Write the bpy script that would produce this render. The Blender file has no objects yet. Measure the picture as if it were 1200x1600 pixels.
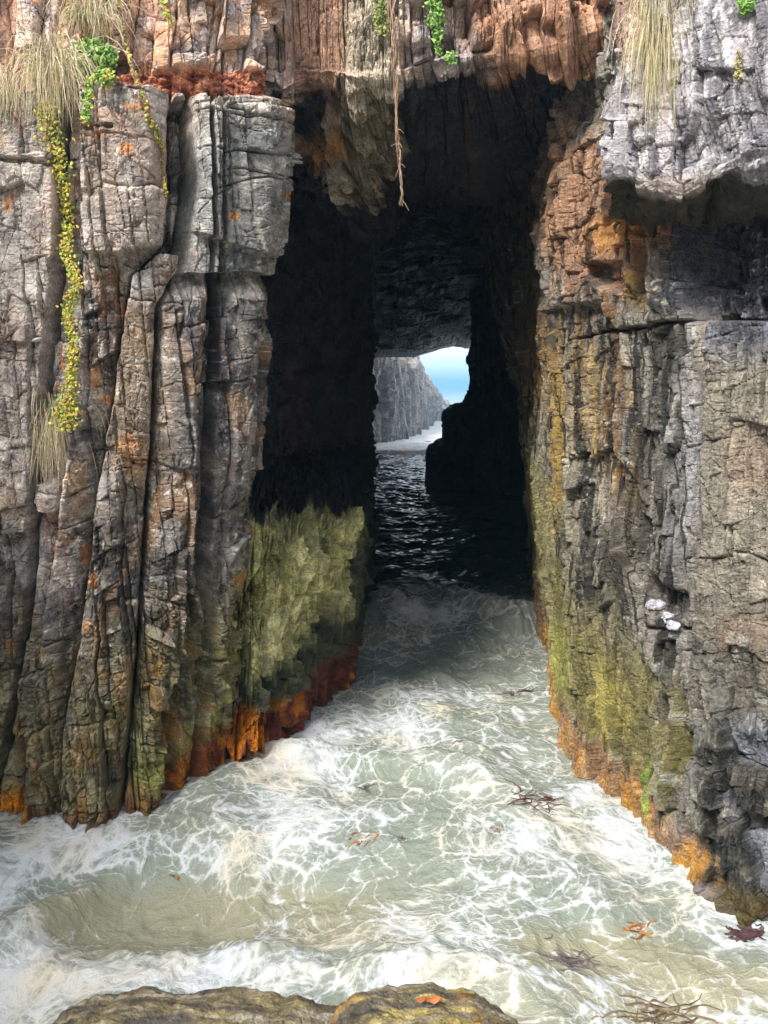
import bpy, math, random
import numpy as np
random.seed(4); RNG = np.random.RandomState(4)
C = bpy.context.scene.collection
# ------------------------------------------------------------------ camera frame
F = 1300.0; H = 6.0; TH = math.atan(195/1300.0); CT, ST = math.cos(TH), math.sin(TH)
def W(px, Y, z):                     # world point at depth Y and height z seen in column px
    zc = Y*CT - (z-H)*ST
    return ((px-600)/F*zc, Y, z)
def proj(X, Y, Z):
    zc = Y*CT - (Z-H)*ST; yc = Y*ST + (Z-H)*CT
    return 600+F*X/zc, 800-F*yc/zc, zc
def Zp(py, Y):                       # height seen at row py at depth Y
    t = (800-py)/F
    return H + Y*(t*CT-ST)/(CT+t*ST)
def Yw(py, z=0.0):                   # depth at which height z is seen in row py
    t = (800-py)/F
    return (z-H)*(CT+t*ST)/(t*CT-ST)
# ------------------------------------------------------------------ noise
def hraw(i, j=0, seed=0):
    i = np.asarray(i).astype(np.int32).astype(np.uint32); j = np.asarray(j).astype(np.int32).astype(np.uint32)
    n = i*np.uint32(374761393) + j*np.uint32(668265263) + np.uint32((seed*1274126177 + 97531) & 0xFFFFFFFF)
    n = (n ^ (n >> np.uint32(13)))*np.uint32(1274126177)
    n = (n ^ (n >> np.uint32(15)))*np.uint32(2246822519)
    return n ^ (n >> np.uint32(16))
def hsh(i, j=0, seed=0):
    return (hraw(i, j, seed) >> np.uint32(8)).astype(np.float32)*np.float32(1/16777216.)
_a = np.arange(256)*2*math.pi/256; GX = np.cos(_a).astype(np.float32)*1.5; GY = np.sin(_a).astype(np.float32)*1.5
def gn(x, y, seed=0):
    x = np.asarray(x, np.float32); y = np.asarray(y, np.float32)
    xi = np.floor(x); yi = np.floor(y); fx = x-xi; fy = y-yi
    xi = xi.astype(np.int32); yi = yi.astype(np.int32)
    u = fx*fx*fx*(fx*(fx*6-15)+10); v = fy*fy*fy*(fy*(fy*6-15)+10)
    def g(a, b):
        t = (hraw(xi+a, yi+b, seed) & np.uint32(255)).astype(np.intp)
        return GX[t]*(fx-a)+GY[t]*(fy-b)
    n0 = g(0,0); n0 = n0+(g(1,0)-n0)*u; n1 = g(0,1); n1 = n1+(g(1,1)-n1)*u
    return n0+(n1-n0)*v
def fbm(x, y, o=4, seed=0, gain=.5):
    r = 0; a = 1; t = 0
    for k in range(o):
        r = r + a*gn(x*2**k+k*7.3, y*2**k-k*3.1, seed+k*11); t += a; a *= gain
    return r/t
def ridged(x, y, o=4, seed=0, gain=.5):
    r = 0; a = 1; t = 0
    for k in range(o):
        r = r + a*(1-np.abs(gn(x*2**k+k*5.3, y*2**k+k*1.7, seed+k*13))*1.6); t += a; a *= gain
    return r/t
def worley(x, y, seed=0):
    xi = np.floor(x); yi = np.floor(y)
    f1 = np.full(x.shape, 9.); f2 = np.full(x.shape, 9.); idv = np.zeros(x.shape)
    for a in (-1,0,1):
        for b in (-1,0,1):
            cx = xi+a; cy = yi+b
            dx = cx+.1+.8*hsh(cx,cy,seed)-x; dy = cy+.1+.8*hsh(cx,cy,seed+5)-y
            d = np.sqrt(dx*dx+dy*dy); r = hsh(cx,cy,seed+9)
            m = d < f1
            f2 = np.where(m, f1, np.minimum(f2, d)); idv = np.where(m, r, idv); f1 = np.where(m, d, f1)
    return f1, f2, idv
def ss(a, b, x):
    t = np.clip((x-a)/(b-a+1e-9), 0, 1); return t*t*(3-2*t)
def lerp(a, b, t): return a+(b-a)*t
def cells1(s, seed, j2, jit=.75):
    i = np.floor(s)
    def b(k): return k + jit*(hsh(k, j2, seed)-.5)
    col = np.where(s < b(i), i-1, np.where(s >= b(i+1), i+1, i))
    l = b(col); r = b(col+1)
    return col, l, r
def blocks(S, Z, cw, ch, seed, warp=.12, lean=0.0):
    s = (S+lean*Z)/cw + warp*fbm(S/cw*.6, Z/ch*1.2, 3, seed)
    col, l, r = cells1(s, seed, 0*S)
    u = (s-l)/(r-l); ds = np.minimum(s-l, r-s)*cw
    z = Z/ch*(.65+.9*hsh(col, 3, seed)) + 41*hsh(col, 7, seed) + warp*fbm(S/cw*.8, Z/ch*.8, 3, seed+4) + (hsh(col,8,seed)-.5)*.8*(u-.5)
    row, l2, r2 = cells1(z, seed+31, col)
    v = (z-l2)/(r2-l2); dz = np.minimum(z-l2, r2-z)*ch
    return dict(u=u-.5, v=v-.5, ds=ds, dz=dz, a=hsh(col,row,seed+50), b=hsh(col,row,seed+51), c=hsh(col,row,seed+52), col=hsh(col,2,seed+53))
def blockdisp(S, Z, cw, ch, amp, tilt, gap, gw, seed, lean=0., warp=.12):
    k = blocks(S, Z, cw, ch, seed, warp, lean)
    d = amp*(k['a']-.5)*1.3 + amp*(k['col']-.5)*.9
    d = d + tilt*cw*(k['b']-.5)*2*k['u'] + tilt*ch*.35*(k['c']-.5)*2*k['v']
    pres = .35+.65*k['c']
    d = d - gap*np.exp(-(k['ds']/gw)**2) - gap*pres*np.exp(-(k['dz']/gw)**2)*.8
    return d, k
def boxblur(A, n, axis):
    if n < 2: return A
    n = int(n)|1; p = n//2
    for _ in range(2):
        pad = [(0,0)]*A.ndim; pad[axis] = (p+1, p)
        B = np.cumsum(np.pad(A, pad, mode='edge'), axis=axis)
        hi = np.take(B, np.arange(n, B.shape[axis]), axis=axis); lo = np.take(B, np.arange(0, B.shape[axis]-n), axis=axis)
        A = (hi-lo)/n
    return A
# ------------------------------------------------------------------ patches
def patch(ctrl, rs, rz, blur=.25):
    """ctrl: rows x cols of world points, rs / rz: spacing per column segment / row segment"""
    P = np.array(ctrl, float); R, K, _ = P.shape
    lc = np.linalg.norm(np.diff(P, axis=1), axis=2).mean(0); lr = np.linalg.norm(np.diff(P, axis=0), axis=2).mean(1)
    rs = np.broadcast_to(rs, (K-1,)); rz = np.broadcast_to(rz, (R-1,))
    def params(l, r):
        t = [0.]; s = [0.]; acc = 0
        for i in range(len(l)):
            n = max(2, int(round(l[i]/r[i])))
            for k in range(1, n+1): t.append(i+k/n); s.append(acc+l[i]*k/n)
            acc += l[i]
        return np.array(t), np.array(s)
    tc, sc = params(lc, rs); tr, sr = params(lr, rz)
    ic = np.minimum(tc.astype(int), K-2); fc = tc-ic
    A = P[:, ic]*(1-fc)[None,:,None] + P[:, ic+1]*fc[None,:,None]
    ir = np.minimum(tr.astype(int), R-2); fr = tr-ir
    A = A[ir]*(1-fr)[:,None,None] + A[ir+1]*fr[:,None,None]
    nb = max(1, int(blur/np.min(rs))); nbz = max(1, int(blur/np.min(rz)))
    A = boxblur(boxblur(A, min(nb,A.shape[1]//4), 1), min(nbz,A.shape[0]//4), 0)
    du = np.gradient(A, axis=1); dv = np.gradient(A, axis=0)
    N = np.cross(du, dv); N /= np.linalg.norm(N, axis=2, keepdims=True)+1e-9
    N = boxblur(boxblur(N, min(nb*2,N.shape[1]//3), 1), min(nbz*2,N.shape[0]//3), 0); N /= np.linalg.norm(N, axis=2, keepdims=True)+1e-9
    mid = A[A.shape[0]//2, A.shape[1]//2]
    S, Z = np.meshgrid(sc.astype(np.float32), sr.astype(np.float32)); A = A.astype(np.float32); N = N.astype(np.float32)
    U, V, _ = proj(A[...,0], A[...,1], A[...,2])
    return A, N, S, Z, U.astype(np.float32), V.astype(np.float32)
SHEETS = []; QUEUE = []
def grid_mesh(*a, **k): QUEUE.append((a, k))
def link_grid(name, A, col=None, mat=None, kind='structure', parent=None, smooth=False, mask=None, pick=True):
    n, m = A.shape[:2]
    me = bpy.data.meshes.new(name)
    idx = np.arange(n*m).reshape(n, m)
    q = np.stack([idx[:-1,:-1], idx[:-1,1:], idx[1:,1:], idx[1:,:-1]], -1).reshape(-1,4)
    if mask is not None:
        k = mask[:-1,:-1]&mask[:-1,1:]&mask[1:,1:]&mask[1:,:-1]; q = q[k.reshape(-1)]
    me.vertices.add(n*m); me.vertices.foreach_set('co', A.reshape(-1).astype(np.float32))
    me.loops.add(q.size); me.loops.foreach_set('vertex_index', q.reshape(-1).astype(np.int32))
    me.polygons.add(len(q)); me.polygons.foreach_set('loop_start', (np.arange(len(q))*4).astype(np.int32))
    me.polygons.foreach_set('use_smooth', np.full(len(q), smooth))
    me.update(calc_edges=True)
    if col is not None and mat is not None and mat.name in ('cliff_rock', 'wet_rock'):
        c3 = np.clip(col[...,:3], .004, 1); lu = c3.mean(-1, keepdims=True); c3 = np.clip(lu+(c3-lu)*1.38, .003, 1); l2 = .25*(lu/.25)**1.28
        col = np.concatenate([c3*l2/lu, col[...,3:]], -1)
    if col is not None:
        at = me.color_attributes.new('Col', 'FLOAT_COLOR', 'POINT')
        at.data.foreach_set('color', np.clip(col,0,4).reshape(-1).astype(np.float32))
    if mat: me.materials.append(mat)
    o = bpy.data.objects.new(name, me); C.objects.link(o)
    if kind: o['kind'] = kind
    if parent: o.parent = parent
    if pick:
        U, V, D = proj(A[...,0], A[...,1], A[...,2]); SHEETS.append((U, V, D, A))
    return o
def hit(px, py, r=7):
    best = None
    for U, V, D, A in SHEETS:
        m = (np.abs(U-px) < r)&(np.abs(V-py) < r)&(D > .5)
        if m.any():
            d = np.where(m, D+.02*np.hypot(U-px, V-py), 1e9); k = np.unravel_index(np.argmin(d), d.shape)
            if best is None or D[k] < best[0]: best = (D[k], A[k].copy())
    return best[1] if best else np.array(W(px, 11, Zp(py, 11)))
def cimg(c): return np.array(c, float)
def mix(col, c, t):
    return col + (cimg(c)-col)*np.clip(t,0,1)[...,None]
def blob(U, V, cx, cy, rx, ry, n=None, soft=.35, ang=0.):
    a = math.radians(ang); dx = U-cx; dy = V-cy
    x = (dx*math.cos(a)+dy*math.sin(a))/rx; y = (-dx*math.sin(a)+dy*math.cos(a))/ry
    d = np.sqrt(x*x+y*y)
    if n is not None: d = d+n
    return 1-ss(1-soft, 1+soft, d)
def poly(V, pts):                         # column position of a wandering line, given (px, py) points
    p = sorted(pts, key=lambda q: q[1])
    return np.interp(V, [q[1] for q in p], [q[0] for q in p])
# ------------------------------------------------------------------ materials
def newmat(name):
    m = bpy.data.materials.new(name); m.use_nodes = True
    nt = m.node_tree; b = nt.nodes['Principled BSDF']
    return m, nt, b
def nd(nt, t, **kw):
    n = nt.nodes.new(t)
    for k, v in kw.items():
        if k in n.inputs: n.inputs[k].default_value = v
        else: setattr(n, k, v)
    return n
def math_n(nt, op, a, b=None, clamp=False):
    n = nt.nodes.new('ShaderNodeMath'); n.operation = op; n.use_clamp = clamp
    for i, x in enumerate((a, b)):
        if x is None: continue
        if isinstance(x, (int, float)): n.inputs[i].default_value = x
        else: nt.links.new(x, n.inputs[i])
    return n.outputs[0]
def ramp(nt, fac, stops, interp='LINEAR'):
    r = nt.nodes.new('ShaderNodeValToRGB'); r.color_ramp.interpolation = interp
    e = r.color_ramp.elements
    while len(e) > 1: e.remove(e[0])
    e[0].position = stops[0][0]; e[0].color = stops[0][1]
    for p, c in stops[1:]:
        x = e.new(p); x.color = c
    nt.links.new(fac, r.inputs[0]); return r.outputs[0]
def g(v, a=1): return (v, v, v, a)
def rock_material(name, bump=1.0, fine=1.0, wetr=.3):
    m, nt, b = newmat(name); L = nt.links.new
    at = nd(nt, 'ShaderNodeAttribute', attribute_name='Col')
    tc = nd(nt, 'ShaderNodeTexCoord')
    n1 = nd(nt, 'ShaderNodeTexNoise', Scale=34*fine, Detail=4., Roughness=.7); L(tc.outputs['Object'], n1.inputs['Vector'])
    n2 = nd(nt, 'ShaderNodeTexNoise', Scale=4.*fine, Detail=3., Roughness=.65); L(tc.outputs['Object'], n2.inputs['Vector'])
    mp = nd(nt, 'ShaderNodeMapping'); mp.inputs['Scale'].default_value = (1.2,1.2,2.3); L(tc.outputs['Object'], mp.inputs['Vector'])
    n3 = nd(nt, 'ShaderNodeTexNoise', Scale=7*fine, Detail=4., Roughness=.72); L(mp.outputs[0], n3.inputs['Vector'])
    s = math_n(nt, 'ADD', math_n(nt,'MULTIPLY', n1.outputs[0], 1.1), math_n(nt,'MULTIPLY', n2.outputs[0], .8))
    s = math_n(nt, 'ADD', s, math_n(nt,'MULTIPLY', n3.outputs[0], .8))
    f = ramp(nt, math_n(nt,'MULTIPLY', s, .37), [(.34, g(.16)), (.42, g(.55)), (.49, g(.95)), (.56, g(1.4)), (.64, g(2.3))])
    mul = nd(nt, 'ShaderNodeMix', data_type='RGBA', blend_type='MULTIPLY'); mul.inputs[0].default_value = 1
    L(at.outputs['Color'], mul.inputs[6]); L(f, mul.inputs[7])
    L(mul.outputs[2], b.inputs['Base Color'])
    ro = nd(nt, 'ShaderNodeMapRange'); ro.inputs['To Min'].default_value = .82; ro.inputs['To Max'].default_value = wetr
    L(at.outputs['Alpha'], ro.inputs['Value'])
    L(math_n(nt,'ADD', ro.outputs[0], math_n(nt,'MULTIPLY', math_n(nt,'SUBTRACT', n1.outputs[0], .5), .35)), b.inputs['Roughness'])
    hgt = math_n(nt,'ADD', math_n(nt,'MULTIPLY', n1.outputs[0], .35), math_n(nt,'MULTIPLY', n3.outputs[0], 1.0))
    bp = nd(nt, 'ShaderNodeBump', Strength=.85*bump, Distance=.05); L(hgt, bp.inputs['Height']); L(bp.outputs[0], b.inputs['Normal'])
    b.inputs['Specular IOR Level'].default_value = .35
    return m
M_ROCK = rock_material('cliff_rock')
M_FAR = rock_material('far_rock', .6, .35)
M_WET = rock_material('wet_rock', 1., 1., .12)
# ------------------------------------------------------------------ rock relief
def relief(S, Z, seed, k=1.0, lean=0., big=.14, mid=.07, curvy=.5):
    """fractured sandstone: tall joints, beds, small chips, curved cracks"""
    sw = .10*k*fbm(S/k*.9, Z/k*.9, 3, seed+21)
    d1, a = blockdisp(S+sw, Z+sw*1.5, .56*k, 1.5*k, big*k, .46, .13*k, .016*k, seed, lean, .07)
    d2, b = blockdisp(S, Z, .20*k, .46*k, mid*k, .60, .06*k, .009*k, seed+101, lean+.05, .10)
    d3, c = blockdisp(S, Z, .085*k, .13*k, .022*k, .6, .014*k, .008*k, seed+202, lean, .3)
    d = d1+d2*ss(.2,.7,a['b'])*1.5+d3*ss(.3,.9,b['c'])*1.6
    wx = S/(.36*k)+.35*fbm(S/k*1.5, Z/k*1.5, 3, seed+7); wz = Z/(.62*k)+.5*fbm(S/k*.9, Z/k*.9, 3, seed+8)+S*.5/k
    f1, f2, idv = worley(wx, wz, seed+3)
    fx = (idv-.5)*(wx-np.floor(wx)-.5)+(((idv*7.3) % 1)-.5)*(wz-np.floor(wz)-.5)
    d = d + curvy*(-.08*k*np.exp(-((f2-f1)/.03)**2) + .13*k*(idv-.5))
    # sharp oblique fracture facets
    g1, g2, gi = worley(S/(.16*k)+.4*Z/k, Z/(.24*k)-.3*S/k, seed+33)
    d = d + .035*k*(gi-.5)*ss(.35,.7,b['a']) - .012*k*np.exp(-((g2-g1)/.05)**2)
    d = d + .020*k*fbm(S/k*2.6, Z/k*2.0, 4, seed+11, .55) + .012*k*fbm(S/k*14, Z/k*18, 4, seed+12, .7)
    bd = ridged(S/k*.8, Z/k*7+.4*fbm(S*1.3, Z*1.3, 2, seed+14), 3, seed+13)       # thin bedding grooves
    d = d - .03*k*ss(.80, .97, bd)
    return d, a, b, c, idv
def base_colour(S, Z, U, V, a, b, c, seed, palette, k=1.0):
    n = fbm(S*.7/k, Z*.5/k, 4, seed+60); col = np.zeros(S.shape+(3,))
    t = np.clip(a['c']*.7+b['a']*.5+n*.7, 0, .999)*(len(palette)-1)
    i = t.astype(int); f = t-i
    pal = np.array(palette); col = pal[i]*(1-f)[...,None]+pal[np.minimum(i+1, len(pal)-1)]*f[...,None]
    streak = fbm(S*5/k, Z*.5/k, 4, seed+61)
    col = col*(1+.35*streak)[...,None]
    return col
def lichen(col, S, Z, seed, amt, c=(.52,.50,.46), k=1.):
    n = fbm(S*9/k, Z*9/k, 4, seed, .7); m = fbm(S*1.2/k, Z*1.2/k, 3, seed+5)
    return mix(col, c, ss(.16, .34, n+.35*m-.1+(amt-.5)*.3)*.75)
GREY = [(.11,.10,.10),(.25,.225,.205),(.42,.37,.32),(.30,.265,.25),(.56,.50,.45)]
BROWN = [(.26,.19,.155),(.42,.31,.25),(.50,.37,.29),(.38,.33,.31),(.58,.49,.42)]
exec_parts = []
# ================================================================== LEFT CLIFF
def left_cliff():
    rows = []
    #        z     edge  front Y offsets
    zz = [-1.5, 0, 1.5, 3.2, 5.2, 7.2, 8.7, 9.9, 10.6, 13, 20]
    edge = [332, 335, 346, 358, 382, 394, 402, 412, 420, 425, 430]
    ye   = [12.7,12.6,12.3,12.1,11.9,11.7,11.5,11.4,11.5,11.6,12.4]
    y0   = [11.1,11.1,11.1,11.05,11.0,10.95,10.9,10.9,11.0,11.2,12.0]
    for z, e, a, b in zip(zz, edge, ye, y0):
        w = (e-225)/2
        px = [-900, -260, -40, 90, 150+.2*(e-335), 225+.3*(e-335), 225+.3*(e-335)+(e-225-.3*(e-335))*.55, e, e+4, e+2]
        Y = [8.0, 10.0, b, b, b+.02, b+.1, (a+b)/2+.1, a, a+1.4, a+4.5]
        rows.append([W(p, y, z) for p, y in zip(px, Y)])
    A, N, S, Z, U, V = patch(rows, [.15,.03]+[.0125]*5+[.03,.08], [.03]+[.0145]*8+[.12], .18)
    d, a, b, c, idv = relief(S, Z, 11, 1.0, .05, .14, .07, .55)
    wob = 3*fbm(S*1.1, Z*1.1, 4, 77)+2.*gn(S*7, Z*4, 78)
    Uw = U+wob
    B = [[(92,100),(88,420),(72,560),(52,750),(42,840),(25,1000),(0,1150),(-20,1300)],
         [(138,100),(130,400),(124,500),(110,700),(95,800),(80,900),(65,1020),(45,1200),(30,1320)],
         [(266,120),(262,300),(255,385),(205,432),(178,620),(152,760),(136,900),(125,1000),(106,1120),(95,1300)],
         [(292,120),(300,300),(280,420),(247,480),(240,656),(232,760),(224,880),(218,980),(208,1080),(195,1200),(185,1300)],
         [(322,130),(326,420),(318,520),(302,680),(296,760),(290,900),(284,1000),(270,1100),(250,1250)],
         [(345,130),(342,420),(332,600),(324,720),(320,850),(322,1000),(318,1100),(300,1210)],
         [(520,0),(520,1400)]]
    X = np.stack([poly(V, q) for q in B], 0)
    idx = (Uw[None] > X).sum(0)
    XL = np.concatenate([np.full((1,)+U.shape, -60.), X]); 
    lo = np.take_along_axis(XL, idx[None], 0)[0]; hi = np.take_along_axis(np.concatenate([X, np.full((1,)+U.shape, 600.)]), idx[None], 0)[0]
    u = np.clip((Uw-lo)/(hi-lo), 0, 1)
    up = V < 150                                             # beds above the red band
    offs = np.array([.10, -.22, .06, .12, .04, -.28, -.08, 0.])
    tilt = np.array([-.04, .05, -.20, -.16, .14, .2, -.18, 0])
    o = offs[idx]+tilt[idx]*(u-.5)*1.4
    pk = .25+.5*hsh(idx, 4, 6); prof = np.where(idx == 0, 0, .15*np.minimum(np.minimum(u/pk, (1-u)/(1-pk))*1.5, 1))
    o = o+prof*(hi-lo)/100.
    n2 = 7*fbm(S*1.5, Z*1.5, 3, 90)
    # the named blocks
    Vn = V+n2
    blkA = (idx == 2)&(Vn > 140)&(Vn < 392+.0*U+np.where(U < 190, 0, (190-U)*.25)+8)
    o = np.where(blkA, .52-.0006*(V-140)+.10*(1-(2*u-1)**2)-.25*ss(.75,1,u), o)
    o = np.where((idx == 2)&(Vn > 212)&(Vn < 218)&(U < 190), o-.12, o)
    o = np.where((idx == 3)&(Vn < 400)&(Vn > 158), -.62, o)    # deep slot right of it
    blkB = (idx >= 4)&(Vn > 165)&(Vn < 372+.35*(U-330))
    o = np.where(blkB, .34-.25*ss(.9, 0, (U-292)/40.)+.08*np.sin(U/22.), o)
    blkC = (idx >= 5)&(Vn >= 372+.35*(U-330))&(Vn < 425)
    o = np.where(blkC, .16, o)
    o = np.where((idx >= 4)&(Vn > 425)&(Vn < 470), o-.22*(1-ss(425, 470, Vn)), o)
    slab = (idx == 0)&(Vn < 535)&(Vn > 255); o = np.where(slab, o+.10*ss(255, 520, Vn), o)
    o = np.where((idx == 0)&(Vn > 832), -.12, o)
    o = np.where((idx == 0)&(np.abs(Vn-250-.05*U) < 5), o-.14, o)
    o = np.where((idx == 1)&(Vn > 760)&(Vn < 800), o+.22, o)
    o = np.where((idx == 4)&(Vn > 640)&(Vn < 725)&(U > 255), o+.16*np.sqrt(np.clip(1-((U-275)/32)**2-((V-690)/42)**2, 0, 1)), o)
    # upper beds: brown jointed blocks
    upm = ss(150, 138, Vn+.0*U)
    du, ku, = blockdisp(S, Z, .34, .55, .26, .5, .07, .018, 333, -.10)
    ou = -.02 + du
    o = lerp(o, ou, upm)
    band = ss(104, 112, Vn)*ss(154, 146, Vn)*ss(165, 190, U)*ss(452, 436, U)   # crumbly red bed
    o = lerp(o, -.12+.11*ridged(S*2.2, Z*5, 4, 412)+.05*fbm(S*12, Z*16, 4, 413, .7), band)
    # crack gaps between the columns
    gpx = np.min(np.abs(X-Uw[None]), 0)
    o = o - .50*np.exp(-(gpx/3.2)**2)*(1-upm)*(.55+.6*hsh(np.floor(V/170.), idx, 9))
    # horizontal-ish joints cut in the named blocks
    for yy, sl, x0, x1, dep in [(180,.06,290,455,.10),(238,.02,300,452,.12),(222,.1,130,262,.05),(300,-.35,330,450,.10),(265,.1,350,452,.08),(152,.12,150,460,.07),(600,-.2,330,410,.06),(560,.1,0,60,.05),(905,-.5,225,300,.08),(985,-.9,250,350,.1),(880,-.8,240,370,.1),(1010,.5,225,290,.1)]:
        q = np.abs(V-(yy+sl*(U-x0))+6*fbm(S*3, Z*3, 3, int(yy)))
        o = o-.8*dep*np.exp(-(q/1.4)**2)*ss(x0-5, x0+5, U)*ss(x1+5, x1-5, U)
    o = np.where(V > 1130, o+.12*ss(1130, 1300, V)*fbm(S*1.3, Z*1.3, 3, 55)*2, o)
    k = np.where(upm > .5, .6, .62+.5*ss(800, 1000, V))*(1-.6*band)
    D = o + d*k
    Af = A+N*D[...,None]
    # ---- colour
    col = base_colour(S, Z, U, V, a, b, c, 11, GREY)
    jn = .25*fbm(S*2.5, Z*2.5, 4, 500)
    mo = fbm(S*3.3, Z*2.1, 5, 501, .65); col = col*np.clip(1+1.9*mo, .3, 2)[...,None]; col = mix(col, (.60,.56,.52), .7*ss(.22,.36,fbm(S*6, Z*5, 4, 503, .7)+.3*mo)); col = mix(col, (.36,.22,.16), .5*ss(.12,.3,fbm(S*1.6, Z*.8, 4, 504)))
    col = mix(col, (.17,.17,.175), .45*blob(U, V, 330, 640, 70, 330, jn))
    dz_ = ss(380, 520, V+40*jn)*ss(110, 150, U+30*jn); col = col*(1-.42*dz_)[...,None]; col = col*(1-.30*ss(700, 900, V+60*jn))[...,None]
    q1 = fbm(S*1.5+3, Z*.7, 4, 506, .6); q2 = fbm(S*1.9, Z*.9+5, 4, 507, .6)
    col = mix(col, (.075,.07,.082), .75*ss(.06,.26,q1)*ss(380,520,V)); col = mix(col, (.30,.20,.125), .55*ss(.08,.28,q2)); col = mix(col, (.44,.43,.42), .45*ss(.1,.3,-q1))
    col = mix(col, (.34,.30,.27), .55*blob(U, V, 200, 310, 70, 100, jn))
    col = mix(col, (.35,.32,.30), .5*blob(U, V, 45, 480, 60, 330, jn))
    col = mix(col, (.20,.22,.215), .6*blob(U, V, 370, 300, 90, 140, jn))
    col = mix(col, (.30,.235,.17), .55*blob(U, V, 215, 620, 45, 150, jn))
    col = lichen(col, S, Z, 600, .55)
    bc = base_colour(S, Z, U, V, ku, b, c, 19, BROWN)
    bc = mix(bc, (.42,.40,.40), ss(.1,.35, fbm(S*2, Z*2, 4, 640))*.6)
    bc = mix(bc, (.55,.26,.13), ss(.62,.8, ku['c'])*.35)
    col = col+(bc-col)*upm[...,None]
    red = lerp(0, 1, ss(-.3, .3, fbm(S*6, Z*12, 4, 650, .7)))
    rc = np.array((.20,.065,.045))*(1-red)[...,None]+np.array((.48,.26,.18))*red[...,None]
    col = col+(rc-col)*band[...,None]
    # lichen patches, orange
    for x, y, rx, ry, s in [(413,300,9,9,1),(357,338,7,6,1),(209,247,8,8,.8),(170,228,9,4,.6),(175,590,6,22,.0),(90,560,4,20,.8),(88,605,8,9,.6),(150,592,6,14,.8),(165,625,9,10,.5),(15,318,6,18,.6),(72,1020,7,22,1),(140,975,6,10,.8),(150,905,7,12,.6),(360,905,9,10,.8),(140,1170,22,20,.7),(127,1205,5,16,.8),(6,1020,4,18,.9),(215,188,12,6,.5),(222,92,8,10,.5),(268,175,3,20,.4),(300,835,0.1,1,.0),(130,870,6,20,.5),(215,720,16,30,.3),(205,690,22,12,.35)]:
        if s: col = mix(col, (.58,.27,.11), s*.85*blob(U, V, x, y, rx, ry, .9*fbm(S*12, Z*12, 3, int(x+y)), .3))
    # towards the water: olive, then rust and black
    wl = poly_wl(U)
    hgt = wl-V
    col = mix(col, (.10,.10,.115), .5*ss(.05,.3,fbm(S*1.2,Z*.35,4,702))*ss(600,300,hgt))
    low = ss(400, 120, hgt+80*fbm(S*1.4, Z*.6, 4, 700))
    col = mix(col, (.24,.215,.11), .72*low)
    col = mix(col, (.36,.20,.09), .6*low*ss(.08,.3,fbm(S*2.4, Z*1.0, 4, 703)))
    ol = ss(.0,.35, fbm(S*2.2, Z*.8, 4, 710))*ss(360, 150, hgt)*ss(170,260,U)
    col = mix(col, (.24,.25,.08), .75*ol)
    col = mix(col, (.07,.065,.06), .55*ss(.05,.4, fbm(S*2.6, Z*1.1, 4, 720))*ss(520, 200, hgt))
    col = mix(col, (.34,.34,.31), .6*ss(.2,.4, fbm(S*5, Z*5, 4, 730, .7)))
    ru = .95*ss(75, 35, hgt+25*fbm(S*3, Z*1.5, 4, 740))*ss(230, 262, U)
    col = mix(col, (.17,.05,.025), ru)
    col = mix(col, (.50,.20,.05), ru*ss(.0,.3, fbm(S*5, Z*1.5, 4, 745)))
    ru2 = ss(75, 30, hgt+20*fbm(S*3, Z*1.5, 4, 741))*ss(62, 35, U)
    col = mix(col, (.62,.27,.07), ru2)
    ru3 = ss(60, 20, hgt+25*fbm(S*3, Z*1.5, 4, 742))*(1-ss(230,262,U))*ss(35,62,U)
    col = mix(col, (.15,.075,.04), ru3)
    wet = np.clip(.15+.75*ss(260, 40, hgt)+.2*ss(.1,.4,fbm(S*2,Z*2,3,750)), 0, 1)
    return grid_mesh('left_cliff', Af, np.concatenate([col, wet[...,None]], 2), M_ROCK)
def poly_wl(U):
    return np.interp(U, [-300,0,120,225,300,335,430,545,552,570,585], [1325,1305,1308,1298,1225,1195,1180,1075,1000,960,880])
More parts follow.
